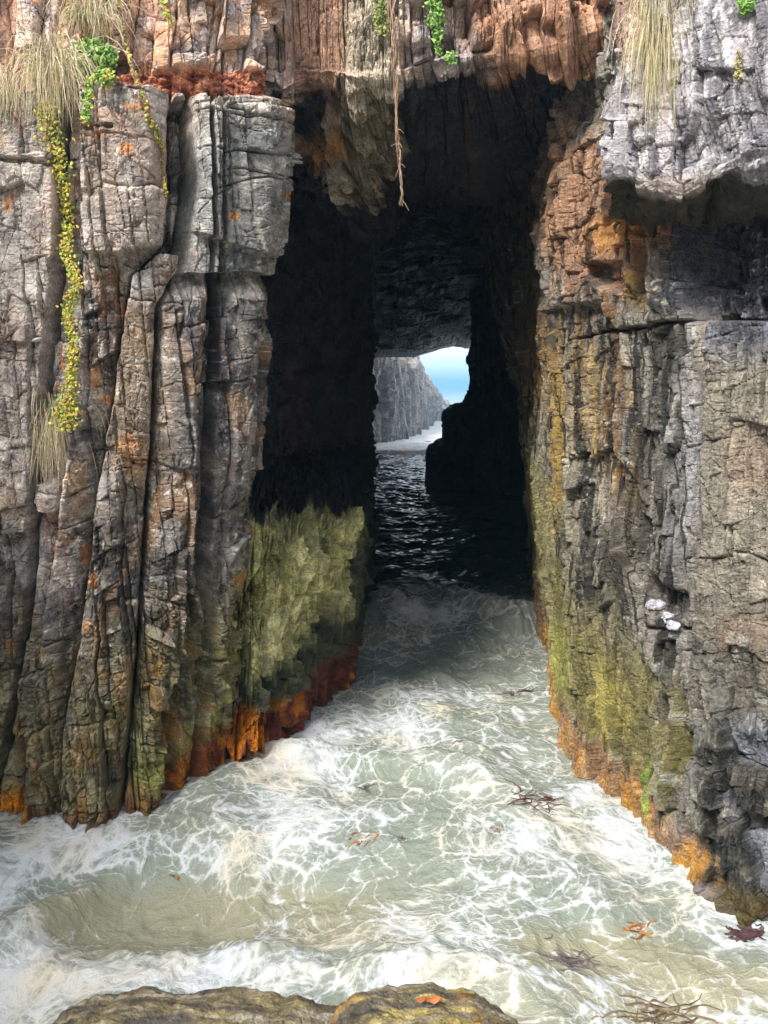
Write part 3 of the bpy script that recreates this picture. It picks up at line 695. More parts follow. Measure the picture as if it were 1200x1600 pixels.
def water_material():
    m, nt, b = newmat('sea_water'); L = nt.links.new
    at = nd(nt, 'ShaderNodeAttribute', attribute_name='Col')     # R foam amount, G sand, B dark: deep clear water plus painted tunnel shade
    sep = nd(nt, 'ShaderNodeSeparateColor'); L(at.outputs['Color'], sep.inputs[0])
    tc = nd(nt, 'ShaderNodeTexCoord')
    fl = nd(nt, 'ShaderNodeMapping'); fl.inputs['Scale'].default_value = (1, 1, 0); L(tc.outputs['Object'], fl.inputs['Vector'])
    def warp(vec, scale, amt, det=2.):
        n = nd(nt, 'ShaderNodeTexNoise', Scale=scale, Detail=det, Roughness=.5); L(vec, n.inputs['Vector'])
        s = nd(nt, 'ShaderNodeVectorMath', operation='SUBTRACT'); L(n.outputs['Color'], s.inputs[0]); s.inputs[1].default_value = (.5,.5,.5)
        k = nd(nt, 'ShaderNodeVectorMath', operation='SCALE'); L(s.outputs[0], k.inputs[0]); k.inputs['Scale'].default_value = amt
        a = nd(nt, 'ShaderNodeVectorMath', operation='ADD'); L(vec, a.inputs[0]); L(k.outputs[0], a.inputs[1]); return a.outputs[0]
    v1 = warp(fl.outputs[0], .5, 1.5); v2 = warp(v1, 1.9, .42); v3 = warp(v2, 7., .06, 2.)
    def lace(vec, sc, w0, sy=1.):
        mp = nd(nt, 'ShaderNodeMapping'); mp.inputs['Scale'].default_value = (sc, sc*sy, 1); L(vec, mp.inputs['Vector'])
        vo = nd(nt, 'ShaderNodeTexVoronoi', Scale=1., feature='DISTANCE_TO_EDGE', voronoi_dimensions='2D'); L(mp.outputs[0], vo.inputs['Vector'])
        return ramp(nt, vo.outputs['Distance'], [(0, g(1)), (w0*.3, g(.8)), (w0, g(.25)), (w0*2.4, g(0))])
    n4 = nd(nt, 'ShaderNodeTexNoise', Scale=1.1, Detail=5., Roughness=.62); L(v2, n4.inputs['Vector'])
    n5 = nd(nt, 'ShaderNodeTexNoise', Scale=22., Detail=4., Roughness=.75); L(fl.outputs[0], n5.inputs['Vector'])
    n7 = nd(nt, 'ShaderNodeTexNoise', Scale=3.4, Detail=4., Roughness=.6); L(v3, n7.inputs['Vector'])
    l1 = lace(v3, 1.9, .075, 1.15); l2 = lace(v3, 4.6, .12, 1.2); l3 = lace(v3, 10.5, .12, 1.)
    rd_ = ramp(nt, math_n(nt,'ABSOLUTE', math_n(nt,'SUBTRACT', n7.outputs[0], .5)), [(0, g(1)), (.02, g(.6)), (.06, g(0))])
    s = math_n(nt, 'ADD', math_n(nt,'MULTIPLY', l1, .50), math_n(nt,'MULTIPLY', l2, .36))
    s = math_n(nt, 'ADD', s, math_n(nt,'MULTIPLY', l3, .20)); s = math_n(nt, 'ADD', s, math_n(nt,'MULTIPLY', rd_, .16))
    s = math_n(nt, 'ADD', s, math_n(nt,'MULTIPLY', math_n(nt,'SUBTRACT', n4.outputs[0], .5), 1.5))
    s = math_n(nt, 'ADD', s, math_n(nt,'MULTIPLY', math_n(nt,'SUBTRACT', n5.outputs[0], .5), .9))
    s = math_n(nt, 'ADD', s, math_n(nt,'MULTIPLY', math_n(nt,'SUBTRACT', sep.outputs[0], .5), 1.7))
    foam = ramp(nt, s, [(.22, g(0)), (.46, g(.22)), (.66, g(.66)), (.92, g(1))])
    # turbid water body
    wc = nd(nt, 'ShaderNodeMix', data_type='RGBA'); wc.inputs[6].default_value = (.27,.305,.25,1); wc.inputs[7].default_value = (.37,.345,.225,1); L(sep.outputs[1], wc.inputs[0])
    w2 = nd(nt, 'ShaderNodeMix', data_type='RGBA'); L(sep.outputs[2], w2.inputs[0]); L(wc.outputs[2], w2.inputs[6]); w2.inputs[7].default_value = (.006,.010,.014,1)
    fc = nd(nt, 'ShaderNodeMix', data_type='RGBA'); n6 = nd(nt,'ShaderNodeTexNoise', Scale=.8, Detail=3.); L(v1, n6.inputs['Vector'])
    fr = ramp(nt, n6.outputs[0], [(.45, g(0)), (.65, g(1))]); L(fr, fc.inputs[0]); fc.inputs[6].default_value = (.67,.70,.71,1); fc.inputs[7].default_value = (.69,.63,.51,1)
    mx = nd(nt, 'ShaderNodeMix', data_type='RGBA'); L(foam, mx.inputs[0]); L(w2.outputs[2], mx.inputs[6]); L(fc.outputs[2], mx.inputs[7])
    L(mx.outputs[2], b.inputs['Base Color'])
    ro = nd(nt, 'ShaderNodeMapRange'); L(foam, ro.inputs['Value']); ro.inputs['To Min'].default_value = .05; ro.inputs['To Max'].default_value = .75
    L(ro.outputs[0], b.inputs['Roughness'])
    rip = nd(nt, 'ShaderNodeTexNoise', Scale=3.2, Detail=2., Roughness=.5); L(v1, rip.inputs['Vector'])
    calm = math_n(nt,'SUBTRACT', 1.0, sep.outputs[2]); hh = math_n(nt, 'ADD', math_n(nt,'MULTIPLY', math_n(nt,'MULTIPLY', s, .32), calm), math_n(nt,'MULTIPLY', rip.outputs[0], .42)); hh = math_n(nt,'ADD', hh, math_n(nt,'MULTIPLY', math_n(nt,'MULTIPLY', n5.outputs[0], .2), calm))
    bp = nd(nt, 'ShaderNodeBump', Strength=.55, Distance=.09); L(hh, bp.inputs['Height']); L(bp.outputs[0], b.inputs['Normal'])
    b.inputs['IOR'].default_value = 1.33
    return m
def water():
    m = M_WATER
    ys = [3.0]
    while ys[-1] < 95: ys.append(ys[-1]*1.0022+.004)
    ys = np.array(ys); u = np.linspace(-1, 1, 620)
    Yg, Ug = np.meshgrid(ys, u, indexing='ij')
    half = np.interp(Yg, [3,8,14,24,95], [8.,7.,6.5,6.5,13])
    X = Ug*half+.02*Yg*.0; 
    Z = water_height(X, Yg)
    px, py, _ = proj(X, Yg, Z*0)
    foam = .41+.35*fbm(X*.5, Yg*.4, 4, 220)
    foam += .16*ss(900, 1000, px)*ss(1180,1250,py)*0
    def bl(cx, cy, rx, ry, a, ang=0): return a*blob(px, py, cx, cy, rx, ry, .35*fbm(X*.9, Yg*.9, 3, int(cx)), .6, ang)
    foam += bl(440,1250,180,90,.08)+bl(700,1120,160,60,.12)+bl(100,1350,140,60,.20,-12)+bl(120,1490,160,90,.14)+bl(400,1530,420,28,.12)+bl(880,1330,150,60,.10)+bl(1000,1270,110,50,.10,30)+bl(1150,1410,90,40,.30,30)+bl(700,1420,120,60,.05)+bl(470,1170,110,60,.18,-40)+bl(910,1180,60,70,.12,50)
    foam += .10*ss(1180,1300,py)+.10
    foam -= bl(215,1405,150,66,.42)+bl(480,1410,130,60,.18)+bl(540,1350,120,40,.18)+bl(930,1490,120,34,.34)+bl(680,1385,80,40,.16)+bl(730,1290,80,40,.1)+bl(700,1040,90,30,.32)
    foam += ss(19.6, 20.6, Yg)*ss(23.5, 21.5, Yg)*(.55*fbm(X*1.2,Yg*.8,3,224)+.12*ss(-.1,-.9,X)+.05)
    foam = np.where(Yg > 22, lerp(foam, -.22, ss(21.5, 30, Yg+5*fbm(X*.8,Yg*.5,3,225))), foam)
    foam = lerp(foam, 1.0+.2*fbm(X*.3, Yg*.2, 3, 223), ss(76, 82, Yg))
    sand = .8*ss(.15,.6, .10+.5*fbm(X*.35, Yg*.4, 3, 221)+bl(250,1420,190,70,.6)+bl(470,1430,150,60,.5)+bl(950,1490,150,40,.35)+bl(1100,1560,160,50,.6)+ .12*ss(1300,1600,py)-.35*ss(1250,1100,py))
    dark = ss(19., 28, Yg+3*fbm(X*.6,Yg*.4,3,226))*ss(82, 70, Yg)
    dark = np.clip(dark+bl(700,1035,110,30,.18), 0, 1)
    A = np.stack([X, Yg, Z], 2)
    col = np.stack([np.clip(foam,0,1), sand, dark, np.ones_like(dark)], 2)
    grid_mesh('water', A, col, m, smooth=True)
    # open sea beyond the exit, to the horizon
    ys = np.concatenate([np.linspace(94, 300, 260), np.geomspace(305, 9000, 60)]); u = np.linspace(-1, 1, 200)
    Yg, Ug = np.meshgrid(ys, u, indexing='ij'); X = Ug*(10+(Yg-90)*.7)
    Z = -.08+ (.4*fbm(X*.12, Yg*.10, 4, 230)+.25*(ridged(X*.15, Yg*.3, 3, 231)-.6))*ss(900, 200, Yg)
    A = np.stack([X, Yg, Z], 2); col = np.ones(X.shape+(4,)); fo = lerp(.88, .45, ss(110, 300, Yg)); col[...,0] = fo; col[...,1] = .1; col[...,2] = .3
    grid_mesh('sea', A, col, m, smooth=True)

import time as _t
from concurrent.futures import ThreadPoolExecutor
M_WATER = water_material()
np.seterr(all='ignore')
_t0 = _t.time()
def _timed(f):
    t = _t.time(); f(); return f.__name__, round(_t.time()-t, 1)
with ThreadPoolExecutor(4) as ex:
    print(list(ex.map(_timed, [left_cliff, right_cliff, roof, water, buttress, left_recess, right_far, outer_cliff, gully_walls, headland])))
for _ar, _k in sorted(QUEUE, key=lambda q: q[0][0]): link_grid(*_ar, **_k)
print('surfaces', round(_t.time()-_t0, 1), 'verts', sum(q[0][1].shape[0]*q[0][1].shape[1] for q in QUEUE))
# ================================================================== things: plants, kelp, stones, boulders
def leaf_material(name, rough=.6, tr=.25):
    m, nt, b = newmat(name); L = nt.links.new
    at = nd(nt, 'ShaderNodeAttribute', attribute_name='Col'); no = nd(nt, 'ShaderNodeTexNoise', Scale=30., Detail=3.)
    tc = nd(nt, 'ShaderNodeTexCoord'); L(tc.outputs['Object'], no.inputs['Vector'])
    f = ramp(nt, no.outputs[0], [(.3, g(.7)), (.7, g(1.25))])
    mul = nd(nt, 'ShaderNodeMix', data_type='RGBA', blend_type='MULTIPLY'); mul.inputs[0].default_value = 1
    L(at.outputs['Color'], mul.inputs[6]); L(f, mul.inputs[7]); L(mul.outputs[2], b.inputs['Base Color'])
    b.inputs['Roughness'].default_value = rough
    return m
M_LEAF = leaf_material('leaf'); M_STRAW = leaf_material('dry_grass', .75); M_ROOT = leaf_material('root_bark', .85); M_KELP = leaf_material('kelp', .3)
def raw_mesh(name, V, Fc, col, mat, parent=None, smooth=True):
    me = bpy.data.meshes.new(name); me.from_pydata([tuple(map(float,v)) for v in V], [], Fc)
    at = me.color_attributes.new('Col', 'FLOAT_COLOR', 'POINT')
    at.data.foreach_set('color', np.concatenate([np.array(col, np.float32), np.ones((len(col),1),np.float32)], 1).reshape(-1))
    me.materials.append(mat)
    me.polygons.foreach_set('use_smooth', [smooth]*len(me.polygons))
    o = bpy.data.objects.new(name, me); C.objects.link(o)
    if parent is not None: o.parent = parent
    return o
def info(o, label, cat, group=None):
    o['label'] = label; o['category'] = cat
    if group: o['group'] = group
    return o
def root_empty(name, loc):
    e = bpy.data.objects.new(name, None); e.empty_display_size = .1; e.location = tuple(map(float, loc)); C.objects.link(e); return e
def ribbons(paths, widths, cols):
    """flat tapering blades along point lists"""
    V, Fc, Cc = [], [], []
    for P, w, c in zip(paths, widths, cols):
        P = np.array(P); n = len(P); T = np.gradient(P, axis=0)
        side = np.cross(T, RNG.normal(size=3)*.5+np.array([0,-1,.2])); side /= np.linalg.norm(side, axis=1, keepdims=True)+1e-9
        b0 = len(V)
        for i in range(n):
            ww = w*(1-(i/(n-1))**2.2*.9)*(.5+.5*min(1, i/1.5)); V += [P[i]-side[i]*ww/2, P[i]+side[i]*ww/2]; Cc += [c[0]+(c[1]-c[0])*i/(n-1)]*2
        for i in range(n-1): Fc.append((b0+2*i, b0+2*i+1, b0+2*i+3, b0+2*i+2))
    return V, Fc, Cc
def tube(P, r, k=5):
    P = np.array(P); n = len(P); T = np.gradient(P, axis=0); V = []; Fc = []
    for i in range(n):
        t = T[i]/(np.linalg.norm(T[i])+1e-9); a = np.cross(t, (.3,1,.2)); a /= np.linalg.norm(a); b = np.cross(t, a); rr = r[i] if hasattr(r,'__len__') else r
        for j in range(k): V.append(P[i]+rr*(a*math.cos(2*math.pi*j/k)+b*math.sin(2*math.pi*j/k)))
    for i in range(n-1):
        for j in range(k): Fc.append((i*k+j, i*k+(j+1)%k, (i+1)*k+(j+1)%k, (i+1)*k+j))
    return V, Fc
STRAW = [(.62,.50,.30),(.52,.42,.26),(.70,.60,.40),(.42,.33,.20),(.45,.42,.20),(.36,.38,.14)]
def tussock(px, py, w, h, n, label, green=.15, seed=0, spread=1.):
    r = np.random.RandomState(seed); p0 = hit(px, py)+np.array([0,-.04,0]); D = proj(*p0)[2]; s = D/F
    W_, H_ = w*s, h*s; paths = []; wd = []; cl = []
    for i in range(n):
        a = r.uniform(-1, 1); st = p0+np.array([a*W_*.22, r.uniform(-.05,.10), r.uniform(-.06,.06)*1.0])
        L_ = H_*r.uniform(.3, 1.15)**1.2*(1-.25*abs(a)); vx = (a*.6+r.normal()*.5)*W_*.5*spread; up = r.uniform(.05,.45)*H_
        if r.rand() < .28: L_ *= .35; up = r.uniform(.3,.75)*H_; vx *= 1.5
        out = r.uniform(.08,.34)*min(1,H_); pts = []
        for k in range(8):
            t = k/7.; pts.append(st+np.array([vx*(1-(1-t)**1.8)+.035*t*math.sin(t*6+i), -out*math.sin(min(1,t*1.3)*math.pi/2)+.05*math.sin(t*5+i*2), up*math.sin(t*math.pi*.9)*(1-t)*2-L_*t**1.5]))
        paths.append(pts); wd.append(r.uniform(.004, .0095))
        c = np.array(STRAW[r.choice(4 if r.rand() > green else 6)])*r.uniform(.75, 1.15)
        if r.rand() < green: c = np.array((.34,.36,.12))*r.uniform(.8,1.3)
        cl.append((c*.9, c*1.25))
    V, Fc, Cc = ribbons([np.array(p)-p0 for p in paths], wd, cl)
    o = raw_mesh('grass_tussock', V, Fc, Cc, M_STRAW); o.location = tuple(map(float, p0)); info(o, label, 'grass tussock', 'dry grass tussocks hanging on the cliff'); return o
def leaves(points, size, palette, r, normal=(0,-1,.3), lush=1.):
    V, Fc, Cc = [], [], []
    for p in points:
        s = size*r.uniform(.45, 1.6); nrm = np.array(normal)+r.normal(size=3)*.55; nrm /= np.linalg.norm(nrm)
        a = np.cross(nrm, r.normal(size=3)); a /= np.linalg.norm(a); b = np.cross(nrm, a); q = len(V)
        V += [p-a*s*.55, p-a*s*.1+b*s*.36-nrm*s*.1, p+a*s*.35+b*s*.26-nrm*s*.08, p+a*s*.62, p+a*s*.35-b*s*.26-nrm*s*.08, p-a*s*.1-b*s*.36-nrm*s*.1, p+nrm*s*.06]
        Fc += [(q,q+1,q+6),(q+1,q+2,q+6),(q+2,q+3,q+6),(q+3,q+4,q+6),(q+4,q+5,q+6),(q+5,q,q+6)]
        c = np.array(palette[r.randint(len(palette))])*r.uniform(.75,1.25); Cc += [c]*7
    return V, Fc, Cc
VINE = [(.42,.46,.05),(.52,.50,.06),(.30,.38,.05),(.60,.50,.08),(.48,.36,.06),(.22,.32,.05),(.60,.34,.06)]
GREEN = [(.16,.34,.05),(.22,.44,.07),(.12,.26,.05),(.30,.50,.10),(.20,.38,.06)]
def creeper(pts, width, n, label, pal, seed, name='creeper', leaf=.038, cat='creeper', group='leafy creepers trailing down the rock'):
    """pts: (px, py, relative width)"""
    r = np.random.RandomState(seed); ctr = [hit(a, b) for a, b, c in pts]
    base = ctr[0]; tt = np.linspace(0, len(pts)-1, max(12, int(len(pts)*7)))
    def at(t, arr): i = min(int(t), len(arr)-2); f = t-i; return np.array(arr[i])*(1-f)+np.array(arr[i+1])*f
    yy = np.array([c[1] for c in ctr]); ctr = [np.array([c[0], min(c[1], .5*(c[1]+yy[max(0,i-1):i+2].min())), c[2]]) for i, c in enumerate(ctr)]
    P = [at(t, ctr)+np.array([.015*math.sin(t*7), -.035, 0]) for t in tt]
    e = root_empty(name, base)
    V, Fc = tube([p-base for p in P], .007)
    for q in range(3):
        V2, F2 = tube([p-base+np.array([.03*math.sin(t*5+q*2+1), -.01*q, .0]) for p, t in zip(P, tt)], .004)
        Fc += [tuple(x+len(V) for x in f) for f in F2]; V += V2
    o = raw_mesh('stem', V, Fc, [(.22,.13,.07)]*len(V), M_ROOT, e)
    L_ = []
    for i in range(n):
        t = r.uniform(0, len(pts)-1.001); c = at(t, ctr); w = at(t, [(q[2],) for q in pts])[0]*width
        L_.append(c-base+np.array([r.normal()*w*.45, -.04-abs(r.normal())*w*.35, r.normal()*.03]))
    V, Fc, Cc = leaves(L_, leaf, pal, r)
    raw_mesh('leaves', V, Fc, Cc, M_LEAF, e, False)
    info(e, label, cat, group); return e
def clump(px, py, rx, ry, n, label, pal, seed, leaf=.04, name='cliff_plant', flowers=False):
    r = np.random.RandomState(seed); p0 = hit(px, py); s = proj(*p0)[2]/F; e = root_empty(name, p0)
    pts = []; V, Fc = [], []
    for i in range(n):
        v = r.normal(size=3); v /= np.linalg.norm(v); v *= r.uniform(.15, 1)**.5; pts.append(np.array([v[0]*rx*s, -.06-abs(v[1])*min(rx,ry)*s*.8, v[2]*ry*s]))
    for i in range(0, n, 14):
        V2, F2 = tube([np.array([0,.02,-.2*ry*s]), pts[i]*.5+np.array([0,-.02,.03]), pts[i]], .004, 4)
        Fc += [tuple(x+len(V) for x in f) for f in F2]; V += V2
    raw_mesh('stem', V, Fc, [(.2,.18,.07)]*len(V), M_ROOT, e)
    V, Fc, Cc = leaves(pts, leaf, pal, r); raw_mesh('leaves', V, Fc, Cc, M_LEAF, e, False)
    if flowers:
        fp = [pts[k]*1.1 for k in r.choice(n, 16)]
        for q in fp: V, Fc, Cc = leaves([q, q+np.array([.012,0,.01])], .026, [(.8,.8,.78)], r); raw_mesh('flower', V, Fc, Cc, M_LEAF, e, False)
    info(e, label, 'plant'); return e
tussock(85, 118, 92, 84, 400, 'broad straw-coloured tussock at upper left, draped over the start of the longest yellow creeper', .12, 1)
tussock(146, 28, 72, 52, 280, 'dry grass tussock at the top left, above the bright green flowering plant', .2, 2)
tussock(88, 672, 66, 92, 300, 'small straw tussock below the white stone at the foot of the longest creeper', .05, 3)
tussock(1020, 84, 72, 135, 340, 'long dry tussock hanging over the left corner of the pale overhang', .22, 4, 1.0)
tussock(1082, -22, 90, 70, 160, 'grass tussock cut by the top edge, on the pale overhang', .1, 5)
tussock(15, 150, 40, 60, 90, 'thin grey tussock at the left edge beside the broad straw tussock', .1, 6)
creeper([(78,158,1.0),(80,190,1.3),(92,250,1.3),(104,300,1.1),(110,345,.8),(113,400,.7),(118,440,.8),(116,490,.7),(112,540,.6),(110,590,.6),(104,640,1.3),(106,668,1.4)], .13, 2000, 'longest creeper, yellow green leaves running down the left gully to the lowest tussock', VINE, 11)
creeper([(185,-10,.7),(192,30,.6),(200,70,.5),(214,110,.4),(226,150,.3),(238,190,.8),(250,215,.9),(256,240,.5),(262,270,.5),(264,305,.5),(268,340,.4)], .05, 230, 'thin creeper crossing the red rock band and ending in the dark slot', VINE, 12)
creeper([(258,-10,1),(262,15,1.2),(270,42,.7)], .06, 90, 'short orange and yellow creeper at the top, on the brown blocks', VINE, 13)
creeper([(88,92,1),(96,118,1.2),(106,150,.6)], .06, 100, 'short yellow creeper between the two upper left tussocks', VINE, 16)
creeper([(682,-10,1),(682,20,1.3),(680,50,1.2),(684,80,.5)], .09, 330, 'bright green creeper hanging over the arch right of the dangling roots', GREEN, 14, leaf=.045)
creeper([(1152,85,.6),(1150,110,.8),(1148,132,.5)], .05, 60, 'small yellowish creeper on the pale overhang', [(.42,.38,.15),(.35,.33,.12)], 15)
creeper([(142,130,1),(140,165,.9),(138,198,.9)], .06, 140, 'short green creeper below the flowering plant', GREEN+VINE[:2], 17)
clump(148, 95, 42, 28, 620, 'bright green flowering plant between two dry tussocks at upper left', GREEN, 21, flowers=True)
clump(165, 118, 22, 14, 160, 'yellow green plant with reddish leaves at the left end of the red rock band', VINE+GREEN, 22)
clump(90, 632, 14, 16, 60, 'little dark green plant above the white stone in the left gully', [(.06,.22,.10),(.12,.30,.08)], 23, .035)
clump(596, 30, 14, 34, 170, 'olive green plant beside the top of the dangling roots', [(.26,.32,.08),(.20,.26,.06),(.35,.38,.10)], 24)
clump(705, 100, 11, 13, 90, 'small green plant on the lip of the arch', GREEN, 25, .035)
clump(1162, 14, 14, 14, 110, 'small bright green plant at the top right on pale rock', GREEN, 26)
clump(914, 125, 4, 5, 14, 'tiny sprout on the orange band under the arch', VINE, 27, .03)
# dangling roots
def dangling_roots():
    r = np.random.RandomState(31); Y = 11.75; V, Fc, Cc = [], [], []
    ctl = [(606,-40),(612,20),(617,80),(618,140),(620,200),(624,250),(628,300),(627,322)]
    top = np.array(W(606, Y, Zp(-40, Y)))
    for s in range(15):
        amp = r.uniform(.02, .07); ph = r.uniform(0, 6.3); end = r.uniform(.35, 1) if s > 4 else 1; P = []
        for k in range(44):
            t = k/43.*end*(len(ctl)-1); i = min(int(t), len(ctl)-2); f = t-i; a = ctl[i][0]*(1-f)+ctl[i+1][0]*f; b = ctl[i][1]*(1-f)+ctl[i+1][1]*f
            q = np.array(W(a, Y, Zp(b, Y))); tt = t/(len(ctl)-1); A_ = amp*(2.0*max(0,.35-tt)+.35+.25*math.sin(t*3))
            P.append(q-top+np.array([A_*math.sin(t*2.1+ph)+.012*math.sin(t*9+ph*3), A_*math.cos(t*1.9+ph), 0]))
        V2, F2 = tube(P, [r.uniform(.6,1)*.0125*(1-.65*k/43.) for k in range(44)], 5); Fc += [tuple(x+len(V) for x in f) for f in F2]; V += V2
        c = np.array([(.30,.18,.11),(.40,.27,.18),(.22,.13,.08),(.50,.38,.26)][r.randint(4)]); Cc += [c]*len(V2)
    for s in range(12):
        k = r.uniform(2.5, 7); i = min(int(k), 6); f = k-i; q = np.array(W(ctl[i][0]*(1-f)+ctl[i+1][0]*f, Y, Zp(ctl[i][1]*(1-f)+ctl[i+1][1]*f, Y)))-top
        d = np.array([r.normal()*.08, -.03, -r.uniform(.02,.16)]); V2, F2 = tube([q, q+d*.5+np.array([0,0,.02]), q+d], [.006,.004,.002], 4)
        Fc += [tuple(x+len(V) for x in g_) for g_ in F2]; V += V2; Cc += [(.42,.3,.2)]*len(V2)
    o = raw_mesh('hanging_roots', V, Fc, Cc, M_ROOT); o.location = tuple(top); info(o, 'twisted bundle of brown roots dangling from the arch into the dark opening', 'roots')
dangling_roots()
_gx = np.linspace(-7, 7, 281); _gy = np.linspace(4.5, 30, 511); _GX, _GY = np.meshgrid(_gx, _gy); _GZ = water_height(_GX, _GY)
_FX = np.linspace(-7, 7, 141); _FY = np.linspace(30, 95, 651); _fx, _fy = np.meshgrid(_FX, _FY); _FZ = water_height(_fx, _fy)
def wz(x, y):
    if y < 30: i = (y-4.5)/25.5*510; j = (x+7)/14*280; G_ = _GZ
    else: i = (y-30)/65*650; j = (x+7)/14*140; G_ = _FZ
    i = min(max(i, 0), G_.shape[0]-1.001); j = min(max(j, 0), G_.shape[1]-1.001); a = int(i); b = int(j); u = i-a; v = j-b
    return float((G_[a,b]*(1-v)+G_[a,b+1]*v)*(1-u)+(G_[a+1,b]*(1-v)+G_[a+1,b+1]*v)*u)
def on_water(px, py):
    Y = Yw(py, 0.)
    for _ in range(4):
        X = W(px, Y, 0)[0]; Y = Yw(py, wz(X, Y))
    X = W(px, Y, wz(X,Y))[0]; return np.array([X, Y, wz(X, Y)])
RED = [(.09,.03,.022),(.13,.04,.025),(.06,.025,.02)]; AMB = [(.38,.14,.03),(.50,.20,.04),(.25,.09,.03)]
def kelp(px, py, wpx, n, pal, label, seed, ang=0., thick=.018, asp=.45, name='floating_kelp', cat='kelp', group='bits of kelp adrift in the foam'):
    r = np.random.RandomState(seed); p0 = on_water(px, py); L_ = wpx*proj(*p0)[2]/F; paths, wd, cl = [], [], []
    for i in range(n):
        st = r.normal(size=2)*L_*.22*np.array([1,.6]); a = math.radians(ang)+(math.pi if r.rand() < .4 else 0)+r.normal()*asp*.7; l = L_*r.uniform(.2,.6); pts = []
        x, y = st
        for k in range(7):
            pts.append((x, y)); a += r.normal()*.28; x += math.cos(a)*l/6; y += math.sin(a)*l/6
        paths.append([np.array([u, v, wz(p0[0]+u, p0[1]+v)-p0[2]+.012+.02*r.rand()*math.sin(k*1.2)]) for k, (u, v) in enumerate(pts)]); wd.append(thick*r.uniform(.25,.8))
        c = np.array(pal[r.randint(len(pal))])*r.uniform(.7,1.3); cl.append((c, c*1.2))
    V, Fc, Cc = [], [], []
    for P, w, c in zip(paths, wd, cl):
        P = np.array(P); n_ = len(P); T = np.gradient(P, axis=0); side = np.cross(T, (0,0,1)); side /= np.linalg.norm(side, axis=1, keepdims=True)+1e-9; b0 = len(V)
        for i in range(n_):
            ww = w*(.4+math.sin(math.pi*(i+.6)/n_)); V += [P[i]-side[i]*ww/2, P[i]+np.array([0,0,.006]), P[i]+side[i]*ww/2]; Cc += [c[0]]*3
        for i in range(n_-1):
            for k in (0,1): Fc.append((b0+3*i+k, b0+3*i+k+1, b0+3*i+k+4, b0+3*i+k+3))
    o = raw_mesh(name, V, Fc, Cc, M_KELP); o.location = tuple(map(float, p0)); info(o, label, cat, group)
kelp(838, 1250, 80, 34, RED, 'feathery dark red kelp frond floating near the right wall, the largest spray', 41, 20, .022, .4)
kelp(812, 1083, 40, 20, RED, 'dark red kelp clump nearest the cave mouth, close to the right wall', 42, 10, .035, .4)
kelp(560, 1312, 46, 10, AMB, 'amber kelp strands floating right of the sandy hollow', 43, 30, .022)
kelp(622, 1312, 30, 6, RED, 'thin reddish kelp strands beside the amber strands', 44, 25, .015)
kelp(776, 1296, 34, 7, AMB, 'upright string of small rusty kelp bits in mid channel', 45, 80, .02)
kelp(992, 1452, 54, 12, AMB, 'orange leafy kelp sprig floating at lower right', 46, 25, .035)
kelp(1165, 1462, 44, 60, [(.07,.035,.04),(.11,.06,.06)], 'purple brown kelp mass washed against the base of the right cliff', 47, -10, .06)
kelp(890, 1502, 100, 36, [(.10,.08,.08),(.16,.13,.13)], 'wide dark kelp drift below the orange sprig', 48, -12, .025, .18)
kelp(1030, 1592, 130, 40, [(.12,.08,.04),(.2,.14,.08)], 'brown kelp drift at the bottom edge on the right', 49, 15, .03, .25)
kelp(716, 1158, 18, 6, RED, 'short red kelp scrap in mid channel below the breaking wave', 50, 10, .02)
kelp(786, 1172, 26, 6, RED, 'thin dark kelp strand in the channel, right of the red scrap', 51, 20, .015)
kelp(272, 1364, 14, 2, [(.25,.12,.04)], 'single brown kelp leaf floating in the sandy hollow', 52, -35, .07, .1)
kelp(565, 1232, 30, 9, [(.10,.07,.08)], 'dusky kelp scrap beside the cream foam crest', 53, 0, .03)
kelp(640, 708, 120, 260, [(.30,.20,.10),(.42,.30,.18),(.2,.12,.06)], 'raft of brown kelp on the water at the far end of the tunnel', 54, 0, .30, .5)
# stones and boulders
def rock_lump(name, c, rad, seed, colf, mat, n=(60,90), rough=.16, k=1., box=.75):
    th = np.linspace(0.001, math.pi-.001, n[0]); ph = np.linspace(0, 2*math.pi, n[1]); PH, T = np.meshgrid(ph, th)
    def se(x): return np.sign(x)*np.abs(x)**box
    D = np.stack([se(np.cos(PH))*se(np.sin(T)), se(np.sin(PH))*se(np.sin(T)), se(np.cos(T))], 2)
    A = D*np.array(rad)
    q = A
    nn = fbm(q[...,0]*1.7/k+9, q[...,1]*1.7/k+q[...,2]*1.3/k, 5, seed, .55)+.5*ridged(q[...,0]*.9/k+q[...,2]/k, q[...,1]*2.2/k, 4, seed+3)-.25
    nn[:, -1] = nn[:, 0]
    A = A+D*(rough*nn)[...,None]
    col = colf(A, seed)
    col[:, -1] = col[:, 0]
    idx = np.arange(n[0]*n[1]).reshape(n)
    o = link_grid(name, A[::-1], col[::-1], mat, kind=None, pick=False); o.location = tuple(map(float, c)); return o
def boul_col(A, seed):
    x, y, z = A[...,0], A[...,1], A[...,2]; m = fbm(x*2.2, y*4+z*2, 5, seed+1, .6); s = fbm(x*1.1+3*y, y*7, 4, seed+2, .6)
    col = np.zeros(x.shape+(3,)); col[:] = (.20,.17,.115)
    col = mix(col, (.34,.28,.13), ss(-.15,.2,m)*(.85 if seed == 71 else .3)); col = mix(col, (.10,.09,.085), ss(.02,.22,s)*.85); col = mix(col, (.44,.42,.38), ss(.12,.34,-s)*.5)
    col = mix(col, (.38,.20,.07), ss(.28,.42,fbm(x*2,y*2,4,seed+5))*.4)
    return np.concatenate([col, np.full(x.shape+(1,), .45)], 2)
def place_top(px, py, Y): return np.array(W(px, Y, Zp(py, Y)))
t = place_top(300, 1596, 6.5); b1 = rock_lump('boulder', t-np.array([0,.25,.95]), (1.62,1.05,.95), 70, boul_col, M_WET, (220,420), .11, .8, .62)
